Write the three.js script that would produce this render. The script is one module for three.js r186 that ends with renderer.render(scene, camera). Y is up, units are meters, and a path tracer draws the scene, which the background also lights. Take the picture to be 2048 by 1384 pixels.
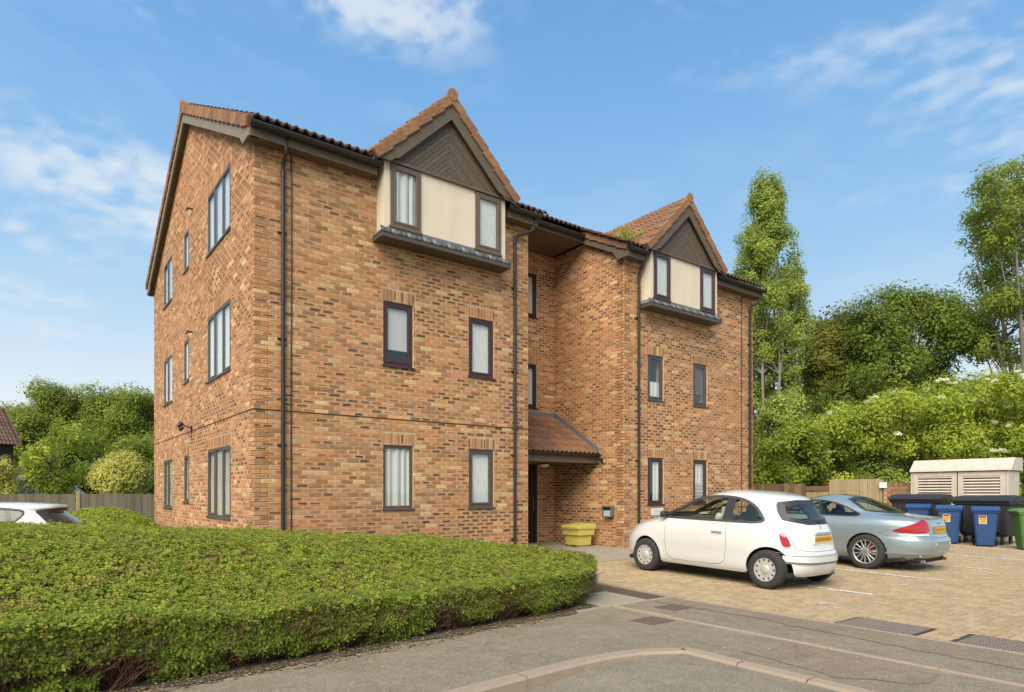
import * as THREE from 'three';
import { mergeGeometries } from 'three/addons/utils/BufferGeometryUtils.js';
import { RoundedBoxGeometry } from 'three/addons/geometries/RoundedBoxGeometry.js';

// ---------------------------------------------------------------- camera, sky, sun, exposure
// x runs along the front of the block of flats, z out of it towards the road, y up; the origin is the block's near corner.
const scene = new THREE.Scene();
const camera = new THREE.PerspectiveCamera(2 * Math.atan(985 / 1296) * 180 / Math.PI, 2048 / 1970, 0.1, 900);
camera.position.set(-2.968, 1.47, 10.835);
camera.lookAt(-2.968 + 0.60268, 1.47, 10.835 - 0.79799);
camera.setViewOffset(2048, 1970, 0, 0, 2048, 1384);           // a level camera with the lens shifted up
const renderer = new THREE.WebGLRenderer();
renderer.toneMapping = THREE.LinearToneMapping;
const EXPOSURE = 1.5;
renderer.toneMappingExposure = EXPOSURE;
renderer.shadowMap.enabled = true;
const sun = new THREE.DirectionalLight(new THREE.Color().setRGB(1, 0.925, 0.785), 3.85);
sun.position.set(-30, 40, 23); sun.target.position.set(6, 0, 0);
sun.castShadow = true; sun.shadow.radius = 95;
Object.assign(sun.shadow.camera, { left: -45, right: 45, top: 45, bottom: -45, near: 1, far: 160 });
sun.shadow.mapSize.set(2048, 2048);
scene.add(sun, sun.target);

function rng(seed) { let a = seed >>> 0; return () => { a = (a + 0x6d2b79f5) | 0; let t = Math.imul(a ^ (a >>> 15), 1 | a); t = (t + Math.imul(t ^ (t >>> 7), 61 | t)) ^ t; return ((t ^ (t >>> 14)) >>> 0) / 4294967296; }; }
const clamp = (x, a = 0, b = 1) => Math.min(b, Math.max(a, x)), lerp = (a, b, t) => a + (b - a) * t;
const smooth = (a, b, x) => { const t = clamp((x - a) / (b - a)); return t * t * (3 - 2 * t); };
// lattice noise that repeats every P cells
const hash = (x, y, s) => { let h = (Math.imul(x, 374761393) + Math.imul(y, 668265263) + Math.imul(s, 1274126177)) | 0; h = Math.imul(h ^ (h >>> 13), 1274126177); return ((h ^ (h >>> 16)) >>> 0) / 4294967296; };
function noise(x, y, P = 1 << 20, s = 1) {
  const ix = Math.floor(x), iy = Math.floor(y), fx = x - ix, fy = y - iy, m = (n) => ((n % P) + P) % P;
  const u = fx * fx * (3 - 2 * fx), v = fy * fy * (3 - 2 * fy), x0 = m(ix), x1 = m(ix + 1), y0 = m(iy), y1 = m(iy + 1);
  return lerp(lerp(hash(x0, y0, s), hash(x1, y0, s), u), lerp(hash(x0, y1, s), hash(x1, y1, s), u), v);
}
function fbm(x, y, o = 4, P = 1 << 20, s = 1) { let a = 0, w = 0.5, t = 0; for (let i = 0; i < o; i++) { a += w * noise(x, y, P, s + i); t += w; x *= 2; y *= 2; P *= 2; w *= 0.5; } return a / t; }

{ // the sky: blue overhead, pale towards the horizon, thin streaky cloud
  const W = 2048, H = 1024, data = new Float32Array(W * H * 4);
  const stops = [[-90, .30, .28, .24], [-2, .5, .52, .5], [0, .88, .92, .94], [6, .82, .89, .95], [12, .56, .75, .92], [18, .375, .62, .88], [24, .285, .53, .845], [31, .205, .445, .79], [38, .155, .375, .73], [60, .11, .29, .62], [90, .09, .25, .56]];
  // larger drifts of cloud: azimuth from the view axis (degrees, right positive), elevation, half sizes, strength
  const drifts = [[-12.5, 36.3, 5.5, 2.0, .9], [-5.5, 37.5, 4, 3, .7], [-33, 22.4, 8, 2.5, 1.0], [-27, 20.6, 4.5, 2.0, .8], [-37, 17.5, 5, 1.1, .8], [-37, 14, 4.5, .9, .7], [-36, 11.5, 3.5, .8, .7], [36, 28, 7, 3.6, .55], [40, 24, 5, 2.4, .6], [26, 31, 8, 1.4, .34], [35, 21.3, 6, .7, .5], [22, 37.2, 12, 1.8, .45], [-31, 33.5, 3, .7, .45],
    [75, 33, 14, 4, .7], [110, 24, 12, 3, .8], [150, 30, 14, 4, .7], [190, 22, 13, 3, .8], [225, 34, 15, 4, .7], [262, 24, 12, 3.5, .8], [290, 36, 12, 3, .7]];
  for (let j = 0; j < H; j++) {
    const el = ((j + .5) / H - .5) * 180, y = Math.sin(el * Math.PI / 180);
    let k = 0; while (k < stops.length - 2 && el > stops[k + 1][0]) k++;
    const A = stops[k], B = stops[k + 1], t = clamp((el - A[0]) / (B[0] - A[0]));
    for (let i = 0; i < W; i++) {
      const ang = ((i + .5) / W - .5) * 360, dx = Math.cos(ang * Math.PI / 180), dz = Math.sin(ang * Math.PI / 180);
      let az = ang - (-52.94); az = ((az % 360) + 540) % 360 - 180;
      let c = 0;
      if (el > 0) {
        const warp = fbm(az * .05 + 7, el * .12, 3) - .5;
        const body = fbm(az * .13 + warp * 2 + 40, el * .42 + warp * 3 + 9, 6), fine = fbm(az * .62 + 3 + warp * 3, el * 1.7 + warp * 3, 6);
        let dens = 0;
        for (const d of drifts) { let a = az - d[0]; a = ((a % 360) + 540) % 360 - 180; const r = (a / d[2]) ** 2 + ((el - d[1] + a * .06) / d[3]) ** 2; if (r < 9) dens += d[4] * Math.exp(-r * .9); }
        c = smooth(.44, .78, body * .42 + fine * .58 + Math.min(dens, 1.1) * .16) * Math.min(1, dens * 1.3) * .72;
        c += .07 * smooth(.5, .8, body) * smooth(8, 14, el);
        c += .5 * smooth(13, 4, el) * smooth(.35, .65, fbm(ang * .055 + 3, el * .22, 4));
      }
      c = clamp(c);
      const o = (j * W + i) * 4, w = [.80, .87, .93];
      for (let n = 0; n < 3; n++) data[o + n] = lerp(lerp(A[n + 1], B[n + 1], t), w[n], c) / EXPOSURE;
      data[o + 3] = 1;
    }
  }
  const sky = new THREE.DataTexture(data, W, H, THREE.RGBAFormat, THREE.FloatType);
  sky.mapping = THREE.EquirectangularReflectionMapping; sky.magFilter = THREE.LinearFilter; sky.wrapS = THREE.RepeatWrapping; sky.needsUpdate = true;
  scene.background = sky; scene.environment = sky;
}

// ---------------------------------------------------------------- helpers
const V = (x, y, z) => new THREE.Vector3(x, y, z);
const lin = (r, g, b) => new THREE.Color().setRGB(r, g, b);
function mat(c, rough = .85, more = {}) { return new THREE.MeshPhysicalMaterial({ color: Array.isArray(c) ? lin(...c) : c, roughness: rough, ...more }); }
function tex(w, h, fn, { srgb = false, rx = 1, ry = 1 } = {}) {                 // fn(x, y) -> [r, g, b] in 0..1, row 0 at v = 0
  const d = new Uint8Array(w * h * 4);
  for (let y = 0; y < h; y++) for (let x = 0; x < w; x++) { const c = fn(x, y), o = (y * w + x) * 4; d[o] = clamp(c[0]) * 255; d[o + 1] = clamp(c[1]) * 255; d[o + 2] = clamp(c[2]) * 255; d[o + 3] = 255; }
  const t = new THREE.DataTexture(d, w, h); t.magFilter = THREE.LinearFilter; t.wrapS = t.wrapT = THREE.RepeatWrapping; t.repeat.set(rx, ry);
  if (srgb) t.colorSpace = THREE.SRGBColorSpace; t.needsUpdate = true; return t;
}
const grey = (v) => [v, v, v];
const used = {};
const numbered = (n) => { used[n] = (used[n] ?? -1) + 1; return used[n] ? n + '_' + String(used[n]).padStart(3, '0') : n; };
function tag(o, label, category, group, kind) { o.userData.label = label; if (category) o.userData.category = category; if (group) o.userData.group = group; if (kind) o.userData.kind = kind; return o; }
function thing(name, label, category, [x, y, z] = [0, 0, 0], turn = 0, group) { const o = new THREE.Group(); o.name = numbered(name); o.position.set(x, y, z); o.rotation.y = turn; scene.add(o); return tag(o, label, category, group); }
function part(name, geo, m, parent, kind) { const o = new THREE.Mesh(geo, m); o.name = parent === scene ? numbered(name) : name; o.castShadow = o.receiveShadow = true; parent.add(o); if (kind) o.userData.kind = kind; return o; }
function sub(name, parent, [x, y, z] = [0, 0, 0], turn = 0) { const o = new THREE.Group(); o.name = name; o.position.set(x, y, z); o.rotation.y = turn; parent.add(o); return o; }
const structure = (name, geo, m, label) => { const o = part(name, geo, m, scene); o.userData.kind = 'structure'; o.userData.label = label; return o; };
function merge(list) {
  const gs = list.map((g) => { const n = g.index ? g.toNonIndexed() : g; for (const k of Object.keys(n.attributes)) if (!['position', 'normal', 'uv'].includes(k)) n.deleteAttribute(k); if (!n.attributes.uv) n.setAttribute('uv', new THREE.BufferAttribute(new Float32Array(n.attributes.position.count * 2), 2)); return n; });
  return gs.length === 1 ? gs[0] : mergeGeometries(gs);
}
function flatUV(g, s = 1) {                                                     // uv in metres from the dominant axis of each face
  g = g.index ? g.toNonIndexed() : g; const p = g.attributes.position, uv = new Float32Array(p.count * 2), a = V(), b = V(), c = V(), n = V();
  for (let i = 0; i < p.count; i += 3) {
    a.fromBufferAttribute(p, i); b.fromBufferAttribute(p, i + 1); c.fromBufferAttribute(p, i + 2); n.copy(b).sub(a).cross(c.clone().sub(a));
    const x = Math.abs(n.x), y = Math.abs(n.y), z = Math.abs(n.z);
    [a, b, c].forEach((v, k) => { const o = (i + k) * 2; if (y >= x && y >= z) { uv[o] = v.x; uv[o + 1] = v.z; } else if (x > z) { uv[o] = v.z; uv[o + 1] = v.y; } else { uv[o] = v.x; uv[o + 1] = v.y; } uv[o] *= s; uv[o + 1] *= s; });
  }
  g.setAttribute('uv', new THREE.BufferAttribute(uv, 2)); return g;
}
function box(x0, y0, z0, x1, y1, z1, r = 0) {
  const w = Math.abs(x1 - x0), h = Math.abs(y1 - y0), d = Math.abs(z1 - z0);
  const g = r ? new RoundedBoxGeometry(w, h, d, 1, Math.min(r, w / 2.01, h / 2.01, d / 2.01)) : new THREE.BoxGeometry(w, h, d);
  return flatUV(g.translate((x0 + x1) / 2, (y0 + y1) / 2, (z0 + z1) / 2));
}
const shape = (pts, holes = []) => { const s = new THREE.Shape(pts.map((p) => new THREE.Vector2(p[0], p[1]))); for (const h of holes) s.holes.push(new THREE.Path(h.map((p) => new THREE.Vector2(p[0], p[1])))); return s; };
const extrude = (pts, depth, bevel = 0, holes = []) => flatUV(new THREE.ExtrudeGeometry(shape(pts, holes), { depth, bevelEnabled: bevel > 0, bevelSize: bevel, bevelThickness: bevel, bevelSegments: 1, curveSegments: 8 }));
const rect = (x0, y0, x1, y1) => [[x0, y0], [x1, y0], [x1, y1], [x0, y1]];
const tube = (pts, r, n = 8, seg = 0) => new THREE.TubeGeometry(new THREE.CatmullRomCurve3(pts.map((p) => V(...p)), false, 'centripetal'), seg || pts.length * 6, r, n, false);
const rod = (a, b, r0, r1 = r0, n = 8) => { const A = V(...a), B = V(...b), d = B.clone().sub(A), g = new THREE.CylinderGeometry(r1, r0, d.length(), n); g.applyQuaternion(new THREE.Quaternion().setFromUnitVectors(V(0, 1, 0), d.clone().normalize())); return g.translate((A.x + B.x) / 2, (A.y + B.y) / 2, (A.z + B.z) / 2); };
// sheets built from quads (a, b, c, d counter-clockwise seen from outside)
class Quads {
  constructor() { this.p = []; this.u = []; this.c = []; }
  add(a, b, c, d, uv = [0, 0, 1, 0, 1, 1, 0, 1], col) { for (const [v, k] of [[a, 0], [b, 1], [c, 2], [a, 0], [c, 2], [d, 3]]) { this.p.push(...v); this.u.push(uv[k * 2], uv[k * 2 + 1]); if (col) this.c.push(...col); } }
  geo() { const g = new THREE.BufferGeometry(); g.setAttribute('position', new THREE.Float32BufferAttribute(this.p, 3)); g.setAttribute('uv', new THREE.Float32BufferAttribute(this.u, 2)); if (this.c.length) g.setAttribute('color', new THREE.Float32BufferAttribute(this.c, 3)); g.computeVertexNormals(); return g; }
}
// the ground falls away from the block: 13 cm over six metres
const gy = (z) => .022 * (6 - clamp(z, 0, 6));
// ---------------------------------------------------------------- materials
const fineBump = tex(256, 256, (x, y) => grey(.5 * fbm(x / 8, y / 8, 3, 32, 5) + .5 * hash(x, y, 3)));
const cloudMap = tex(512, 512, (x, y) => grey(.80 + .24 * fbm(x / 64, y / 64, 5, 8, 2) + .10 * (hash(x, y, 7) - .5)));
const withRepeat = (t, x, y = x) => { const c = t.clone(); c.repeat.set(x, y); c.needsUpdate = true; return c; };
const bump = (s, r = 4) => ({ bumpMap: withRepeat(fineBump, r), bumpScale: s });
// asphalt: grit of pale and dark stones in a grey binder
const gritOf = (dark, pale, warm, s) => (x, y) => {
  const big = fbm(x / 128, y / 128, 4, 8, s), mid = fbm(x / 24, y / 24, 3, 1024 / 24 | 0, s + 9), st = hash(x >> 1, y >> 1, s + 3), st2 = hash(x, y, s + 4);
  const v = dark + (pale - dark) * (.26 * big + .26 * mid + .28 * st + .20 * st2) + (st > .955 ? .18 : 0) - (st2 > .98 ? .12 : 0) - .025 * smooth(.56, .74, fbm(x / 70 + 31, y / 70, 4, 1024 / 70 | 0, s + 21)) + .02 * smooth(.55, .8, fbm(x / 40, y / 40 + 9, 3, 1024 / 40 | 0, s + 27));
  return [v * (1 + warm), v, v * (1 - warm * 1.6)];
};
const M = {};
{
  const asph = tex(1024, 1024, gritOf(.37, .60, .06, 11), { srgb: true, rx: .33, ry: .33 }), asphB = tex(512, 512, (x, y) => grey(.6 * hash(x >> 1, y >> 1, 8) + .4 * fbm(x / 16, y / 16, 3, 32, 6)), { rx: 1, ry: 1 });
  M.footway = mat([1.0, .925, .745], .95, { map: asph, bumpMap: asphB, bumpScale: .004 });
  M.road = mat([.97, .925, .80], .95, { map: asph.clone(), bumpMap: asphB, bumpScale: .005 }); M.road.map.offset.set(.37, .61);
  M.patch = mat([1, .86, .69], .95, { map: asph.clone(), bumpMap: asphB, bumpScale: .005 }); M.patch.map.offset.set(.7, .2);
  M.slab = mat([.36, .30, .21], .93, { map: withRepeat(cloudMap, .7), ...bump(.002, 3) });
  M.kerb = mat([.38, .295, .205], .92, { map: withRepeat(cloudMap, 1.1), ...bump(.003, 5) });
  M.soil = mat([.115, .085, .05], 1, { map: withRepeat(cloudMap, 1.3), ...bump(.012, 2) });
  M.grassGround = mat([.10, .13, .045], 1, { map: withRepeat(cloudMap, .4), ...bump(.03, 1) });
  M.mossSoil = mat([.30, .21, .075], 1, { map: withRepeat(cloudMap, 2.3), ...bump(.014, 3) });
}
M.mortar = mat([.54, .41, .235], .95, { map: withRepeat(cloudMap, 1.7), ...bump(.002, 8) });
M.brown = mat([.135, .098, .062], .62, { map: withRepeat(cloudMap, 1.3) });          // painted joinery and boards
M.brownPale = mat([.235, .19, .14], .8, { map: withRepeat(cloudMap, 2.1) });
M.plastic = mat([.026, .021, .017], .45, { map: withRepeat(cloudMap, 1.5) });          // gutters and downpipes
M.maroon = mat([.052, .016, .014], .42, { clearcoat: .2, clearcoatRoughness: .3 });
M.frameGrey = mat([.082, .066, .05], .5);
M.frameDark = mat([.03, .016, .013], .45);
M.glass = mat([.98, .985, .975], .02, { transmission: 1, ior: 1.52 });
M.render = mat([.76, .645, .475], .93, { map: withRepeat(tex(256, 256, (x, y) => { const s = fbm(x / 16, y / 128, 4, 16, 31), d = fbm(x / 32, y / 32, 4, 8, 33); return grey(.86 + .10 * s + .08 * d); }), .55, .5), ...bump(.003, 6) });
M.leadDark = mat([.075, .072, .07], .7, { map: withRepeat(cloudMap, 3) });
M.net = mat([.74, .73, .69], .95, { map: withRepeat(cloudMap, 1.2) });
M.lead = mat([.17, .175, .18], .6, { map: withRepeat(cloudMap, 2) });
M.curtain = mat([.66, .645, .60], .95, { map: tex(256, 64, (x, y) => grey(.86 + .12 * noise(x / 5, y / 90, 51, 3) + .06 * noise(x / 2, y / 60, 128, 4))), side: THREE.DoubleSide });
M.blind = mat([.55, .55, .52], .9);
M.room = mat([.20, .18, .15], .95);
M.black = mat([.012, .012, .012], .7);
M.white = mat([.78, .77, .74], .6);
// fired clay: roof, verge and ridge tiles, with lichen
const clayOf = (s, lich) => tex(256, 256, (x, y) => {
  const n = fbm(x / 32, y / 32, 5, 8, s), l = smooth(.56, .70, fbm(x / 20, y / 20, 4, 12, s + 5)) * lich, d = smooth(.55, .8, fbm(x / 40, y / 40, 4, 6, s + 8)) * .5, f = hash(x, y, s) * .1;
  const c = [.585 + .22 * (n - .5) + f - d * .2, .415 + .16 * (n - .5) + f - d * .12, .305 + .1 * (n - .5) + f - d * .08];
  return [lerp(c[0], .68, l), lerp(c[1], .52, l), lerp(c[2], .22, l)];
}, { srgb: true });
M.clay = mat([.72, .68, .63], .92, { map: clayOf(40, .25), ...bump(.003, 3) });
M.clay2 = mat([.58, .55, .52], .92, { map: clayOf(60, .15), ...bump(.003, 3) });
M.lichen = mat([.86, .84, .74], .95, { map: clayOf(50, 1), ...bump(.004, 3) });
M.roofDark = mat([.24, .23, .22], .92, { map: clayOf(70, .3), ...bump(.003, 3) });
// brick faces: an atlas of 192 faces; many have the pale arris and dark burnt heart of this brick
const AC = 8, AR = 24, FW = 128, FH = 32, faceKind = [];
{
  const R = rng(77), faces = [];
  for (let k = 0; k < AC * AR; k++) {
    const t = k % 24, kind = t < 9 ? 0 : t < 13 ? 1 : t < 18 ? 2 : 3; faceKind[k] = kind;  // plain, pale, brown heart, burnt heart
    const h = R(), v = R();
    const base = kind === 1 ? [.815 + .05 * v, .665 + .05 * v, .475 + .05 * v] : [.728 + .07 * v + .02 * h, .552 + .065 * v - .035 * h, .385 + .06 * v - .035 * h];
    if (kind === 0 && t < 3) base.forEach((_, i) => { base[i] *= .84; });
    faces.push({ kind, base, amt: kind === 3 ? .72 + .28 * R() : kind === 2 ? .40 + .35 * R() : .08 + .3 * R(), mx: .04 + .09 * R(), my: .09 + .13 * R(), s: k * 13 + 5, dark: kind === 3 ? [.27 + .09 * R(), .215 + .06 * R(), .17 + .04 * R()] : [.46 + .08 * R(), .30 + .05 * R(), .17 + .04 * R()] });
  }
  const face = (x, y) => { const cx = Math.floor(x / FW), cy = Math.floor(y / FH); return [faces[cy * AC + cx], (x % FW) / FW, (y % FH) / FH]; };
  M.brick = mat([1, 1, 1], .93, {
    vertexColors: true,
    map: tex(AC * FW, AR * FH, (x, y) => {
      const [f, u, v] = face(x, y), n = fbm(u * 9 + f.s, v * 3 + f.s, 4) - .5, g = (hash(x, y, 21) - .5) * .07, e = (fbm(u * 5 + f.s, v * 2.2, 3) - .5) * .34;
      const inside = smooth(0, .07, Math.min(u, 1 - u) - f.mx + e * .28) * smooth(0, .16, Math.min(v, 1 - v) - f.my + e * .6), k = clamp(f.amt * inside * (.72 + 1.1 * n + .3));
      return [0, 1, 2].map((i) => lerp(f.base[i] + n * .15 + g, f.dark[i] + n * .1 + g, k));
    }, { srgb: true }),
    bumpMap: tex(AC * FW, AR * FH, (x, y) => { const [f, u, v] = face(x, y); return grey(.45 * fbm(u * 14 + f.s, v * 4 + f.s, 4) + .3 * hash(x, y, 22) + .25 * smooth(0, .08, Math.min(u * 3, 3 - u * 3, v, 1 - v))); }), bumpScale: .004,
  });
}
// sawn boards: streaky grain along v, several boards' worth across u
const grain = tex(512, 512, (x, y) => { const b = fbm(x / 5, y / 170, 4, 102, 4), c = fbm(x / 2, y / 60, 2, 256, 9), k = fbm(x / 40, y / 60, 3, 12, 15); return grey(.60 + .30 * b + .14 * c + .16 * (k - .5)); });
const wood = (c, r = 1) => mat(c, .9, { map: withRepeat(grain, r, r * .5), bumpMap: withRepeat(grain, r, r * .5), bumpScale: .002 });
// ---------------------------------------------------------------- the block of flats
const block = thing('apartment_building', 'three-storey buff brick block of flats with brown gabled dormers', 'building');
const BW = .215, BH = .065, J = .010, PX = BW + J, PY = BH + J;
let brickBudget = 300;
const eye = camera.position;
// A brick wall in its own frame: u to the right seen from outside, y up, n outwards. holes: [u0, y0, u1, y1, soldier course?]
function brickWall(o, u, n, width, top, holes, seed, { y0 = -.1, bricks = true, thick = .24, topPts } = {}) {
  const w = sub('wall', block), O = V(...o), U = V(...u), N = V(...n), R = rng(seed);
  w.matrixAutoUpdate = true; w.position.copy(O); w.rotation.y = Math.atan2(-U.z, U.x);
  const outline = [[0, y0], [width, y0], ...(topPts ?? [[width, top(width)], [0, top(0)]])];
  part('mortar', extrude(outline, thick, 0, holes.map((h) => rect(h[0], h[1], h[2], h[3]))).translate(0, 0, -thick), M.mortar, w);
  if (!bricks) return w;
  const mass = new Quads();
  const uvOf = (kind) => { let k; do k = Math.floor(R() * AC * AR); while (faceKind[k] !== kind); const cx = k % AC, cy = Math.floor(k / AC), e = .6; return [(cx * FW + e) / (AC * FW), (cy * FH + e) / (AR * FH), (cx * FW + FW - e) / (AC * FW), (cy * FH + FH - e) / (AR * FH)]; };
  const pick = (x, y) => { const d = smooth(.46, .66, fbm(x * .55 + seed * 3, y * 1.5 + seed, 3)), r = R(); return r < .07 + .46 * d ? 3 : r < .34 + .36 * d ? 2 : r > .93 - .03 * d ? 1 : 0; };
  const brick = (q, a, b, c, d, standing = false) => {                          // a..c across, b..d up
    const [s, t, S, T] = uvOf(pick(a, b)), f = .0045 + .0015 * R(), z = -.004, k = (.86 + .24 * R()) * (standing ? .9 : 1) * (.90 + .2 * fbm(a * .35 + seed + 5, b * .35, 3)), kk = [k * (1 + .05 * (R() - .5)), k, k * (1 - .06 * (R() - .5))], m = .002;
    const uv = standing ? [s, T, s, t, S, t, S, T] : [s, t, S, t, S, T, s, T], P = (x, y, zz) => [x, y, zz];
    const A = P(a + m, b + m, f), B = P(c - m, b + m, f), C = P(c - m, d - m, f), D = P(a + m, d - m, f), a2 = P(a, b, z), b2 = P(c, b, z), c2 = P(c, d, z), d2 = P(a, d, z);
    q.add(A, B, C, D, uv, kk); q.add(a2, b2, B, A, [s, t, S, t, S, t, s, t], kk); q.add(b2, c2, C, B, [S, t, S, T, S, T, S, t], kk); q.add(c2, d2, D, C, [S, T, s, T, s, T, S, T], kk); q.add(d2, a2, A, D, [s, T, s, t, s, t, s, T], kk);
  };
  const PXw = 2 * (width + J) / Math.round((width + J) / (PX / 2)), list = [], block2 = [];
  for (const h of holes) if (h[4]) {                                              // soldier course over the opening
    const n2 = Math.round((h[2] - h[0] + .1) / .075), a = (h[0] + h[2]) / 2 - n2 * .0375, y = h[3] + .006; block2.push([a - .004, h[3], a + n2 * .075 + .004, h[3] + .228]);
    for (let i = 0; i < n2; i++) list.push([a + i * .075 + .005, y, a + i * .075 + .070, y + BW, true]);
  }
  const cut = [...holes.map((h) => [h[0] - .006, h[1], h[2] + .006, h[3]]), ...block2];
  for (let r = 0; ; r++) {
    const y = y0 + r * PY, yt = y + BH; if (y > 10.2) break;
    const hmax = Math.max(...[0, .25, .5, .75, 1].map((t) => top(width * t))); if (y > hmax) break;
    for (let i = -1; i * PXw < width + PXw; i++) {
      let a = i * PXw + (r % 2 ? PXw / 2 : 0), b = a + PXw - J; a = Math.max(a, -.003); b = Math.min(b, width + .003); if (b - a < .02) continue;
      let segs = [[a, b]];
      for (const h of cut) if (h[1] < yt - .004 && h[3] > y + .004) segs = segs.flatMap(([p, q]) => {
        if (q <= h[0] || p >= h[2]) return [[p, q]];
        const l = Math.max(p, h[0]), m = Math.min(q, h[2]);
        if (m - l > .02 && yt - h[3] > .022) list.push([l, h[3] + .008, m, yt, false]); if (m - l > .02 && h[1] - y > .022) list.push([l, y, m, h[1] - .006, false]);
        return [[p, Math.min(q, h[0])], [Math.max(p, h[2]), q]].filter(([c, d]) => d - c > .02);
      });
      for (const [p, q] of segs) { const lim = Math.min(top(p), top(q)) - .004; if (lim - y < .02) continue; list.push([p, y, q, Math.min(yt, lim), false]); }
    }
  }
  const big = [];
  if (holes.pieces) { const e = (b) => O.clone().addScaledVector(U, (b[0] + b[2]) / 2).add(V(0, b[1], 0)).distanceTo(eye); const vis = list.filter((b) => b[1] > .7).sort((a, b) => e(a) - e(b)).slice(0, holes.pieces); vis.forEach((b) => big.push(b)); }
  const isBig = new Set(big);
  for (const b of list) if (!isBig.has(b)) brick(mass, ...b);
  part('brickwork', mass.geo(), M.brick, w, 'stuff');
  for (const b of big) { const q = new Quads(), x = (b[0] + b[2]) / 2, y = (b[1] + b[3]) / 2; brick(q, b[0] - x, b[1] - y, b[2] - x, b[3] - y, b[4]); part('brick', q.geo(), M.brick, w).position.set(x, y, 0); }
  return w;
}
// A window: frame, sashes, panes, sill and what hangs behind it; local x along the wall, z outwards, origin at the opening's lower left corner.
function windowAt(o, u, w, h, { lights = [1], frame = M.frameGrey, sash = [], behind = 'net', name = 'window', back = .02, sill = true, slim = 1, label } = {}) {
  const g = sub(name, block, o, Math.atan2(-u[2], u[0])), F = .055 * slim, S = .045 * slim, mu = .025 * slim, fr = [], z0 = -back - .07, z1 = -back;
  if (label) g.userData.label = label;
  fr.push(box(0, 0, z0, F, h, z1, .006), box(w - F, 0, z0, w, h, z1, .006), box(F, 0, z0, w - F, F, z1, .006), box(F, h - F, z0, w - F, h, z1, .006));
  const tot = lights.reduce((a, b) => a + b), inner = w - 2 * F; let x = F;
  lights.forEach((l, i) => {
    let a = x, b = x + inner * l / tot; x = b;
    if (i) { fr.push(box(a - mu, F, z0, a + mu, h - F, z1 - .002, .005)); a += mu; } if (i < lights.length - 1) b -= mu;
    let y0 = F, y1 = h - F;
    if (sash.includes(i)) {
      const q = .006; fr.push(box(a + .001, y0 + .001, z0 + .02, a + S, y1 - .001, z1 + q, .008), box(b - S, y0 + .001, z0 + .02, b - .001, y1 - .001, z1 + q, .008), box(a + S, y0 + .001, z0 + .02, b - S, y0 + S, z1 + q, .008), box(a + S, y1 - S, z0 + .02, b - S, y1 - .001, z1 + q, .008));
      a += S; b -= S; y0 += S; y1 -= S;
    }
    const m = z1 - .016; part('pane', box(a - .008, y0 - .008, m - .001, b + .008, y1 + .008, m + .001), M.glass, g);
  });
  part('frame', merge(fr), frame, g);
  if (sill) part('sill', merge([extrude([[-.12, .03], [.035, .002], [.035, -.028], [-.12, -.028]], w + .05).rotateY(-Math.PI / 2).translate(w + .025, 0, 0)]), frame, g);
  const z = z0 + .02;
  const cloth = (a, b, y0, y1, m, n, amp, zz = z) => { const pts = [], k = Math.max(8, Math.round((b - a) * 90)); for (let i = 0; i <= k; i++) pts.push(lerp(a, b, i / k)); const q = new Quads(), zf = (t) => zz + amp * Math.sin(t * n + Math.sin(t * 7) * 2); for (let i = 0; i < k; i++) { const p = pts[i], s = pts[i + 1]; q.add([p, y0, zf(p)], [s, y0, zf(s)], [s, y1, zf(s)], [p, y1, zf(p)], [p * 2, y0, s * 2, y0, s * 2, y1, p * 2, y1]); } return part(m === M.blind ? 'blind' : 'curtain', q.geo(), m, g); };
  if (behind === 'net') cloth(.02, w - .02, .02, h - .02, M.curtain, 55, .006);
  if (behind === 'plain') cloth(.02, w - .02, .02, h - .02, M.net, 9, .004);
  if (behind === 'drape') { cloth(.02, w * .62, .02, h - .02, M.curtain, 40, .02); cloth(w * .64, w - .02, .02, h - .02, M.curtain, 60, .02); }
  if (behind === 'blind') { cloth(.02, w - .02, h * .26, h - .02, M.blind, 0, 0); }
  if (behind === 'right') cloth(w * .46, w - .02, .02, h - .02, M.curtain, 60, .02);
  if (behind === 'left') cloth(.03, w * .5, .02, h * .96, M.curtain, 50, .02);
  if (behind === 'half') { cloth(.03, w - .03, .02, h * .42, M.curtain, 50, .012); }
  if (behind === 'slats' || behind === 'lowslats') {
    const q = [], y0 = behind === 'slats' ? h * .3 : .06, y1 = behind === 'slats' ? h - .06 : h * .46; for (let y = y0; y < y1; y += .038) q.push(box(.06, -.001, -.016, w - .06, .001, .016).rotateX(.7).translate(0, y, z));
    part('blind', merge(q), behind === 'slats' ? M.brownPale : M.white, g);
    if (behind === 'lowslats') cloth(.05, w - .05, h * .46, h - .05, M.curtain, 50, .012);
  }
  return g;
}
const RS = .51, RY = 7.33, RZ = .30, roofY = (z) => z > -4.925 ? RY + RS * (RZ - z) : RY + RS * (RZ + 4.925) - RS * (-4.925 - z);   // top of the tiles
const GD = 9.85, X1 = 5.64, X2 = 8.59, X3 = 14.0, ZB = -2.56;
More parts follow.
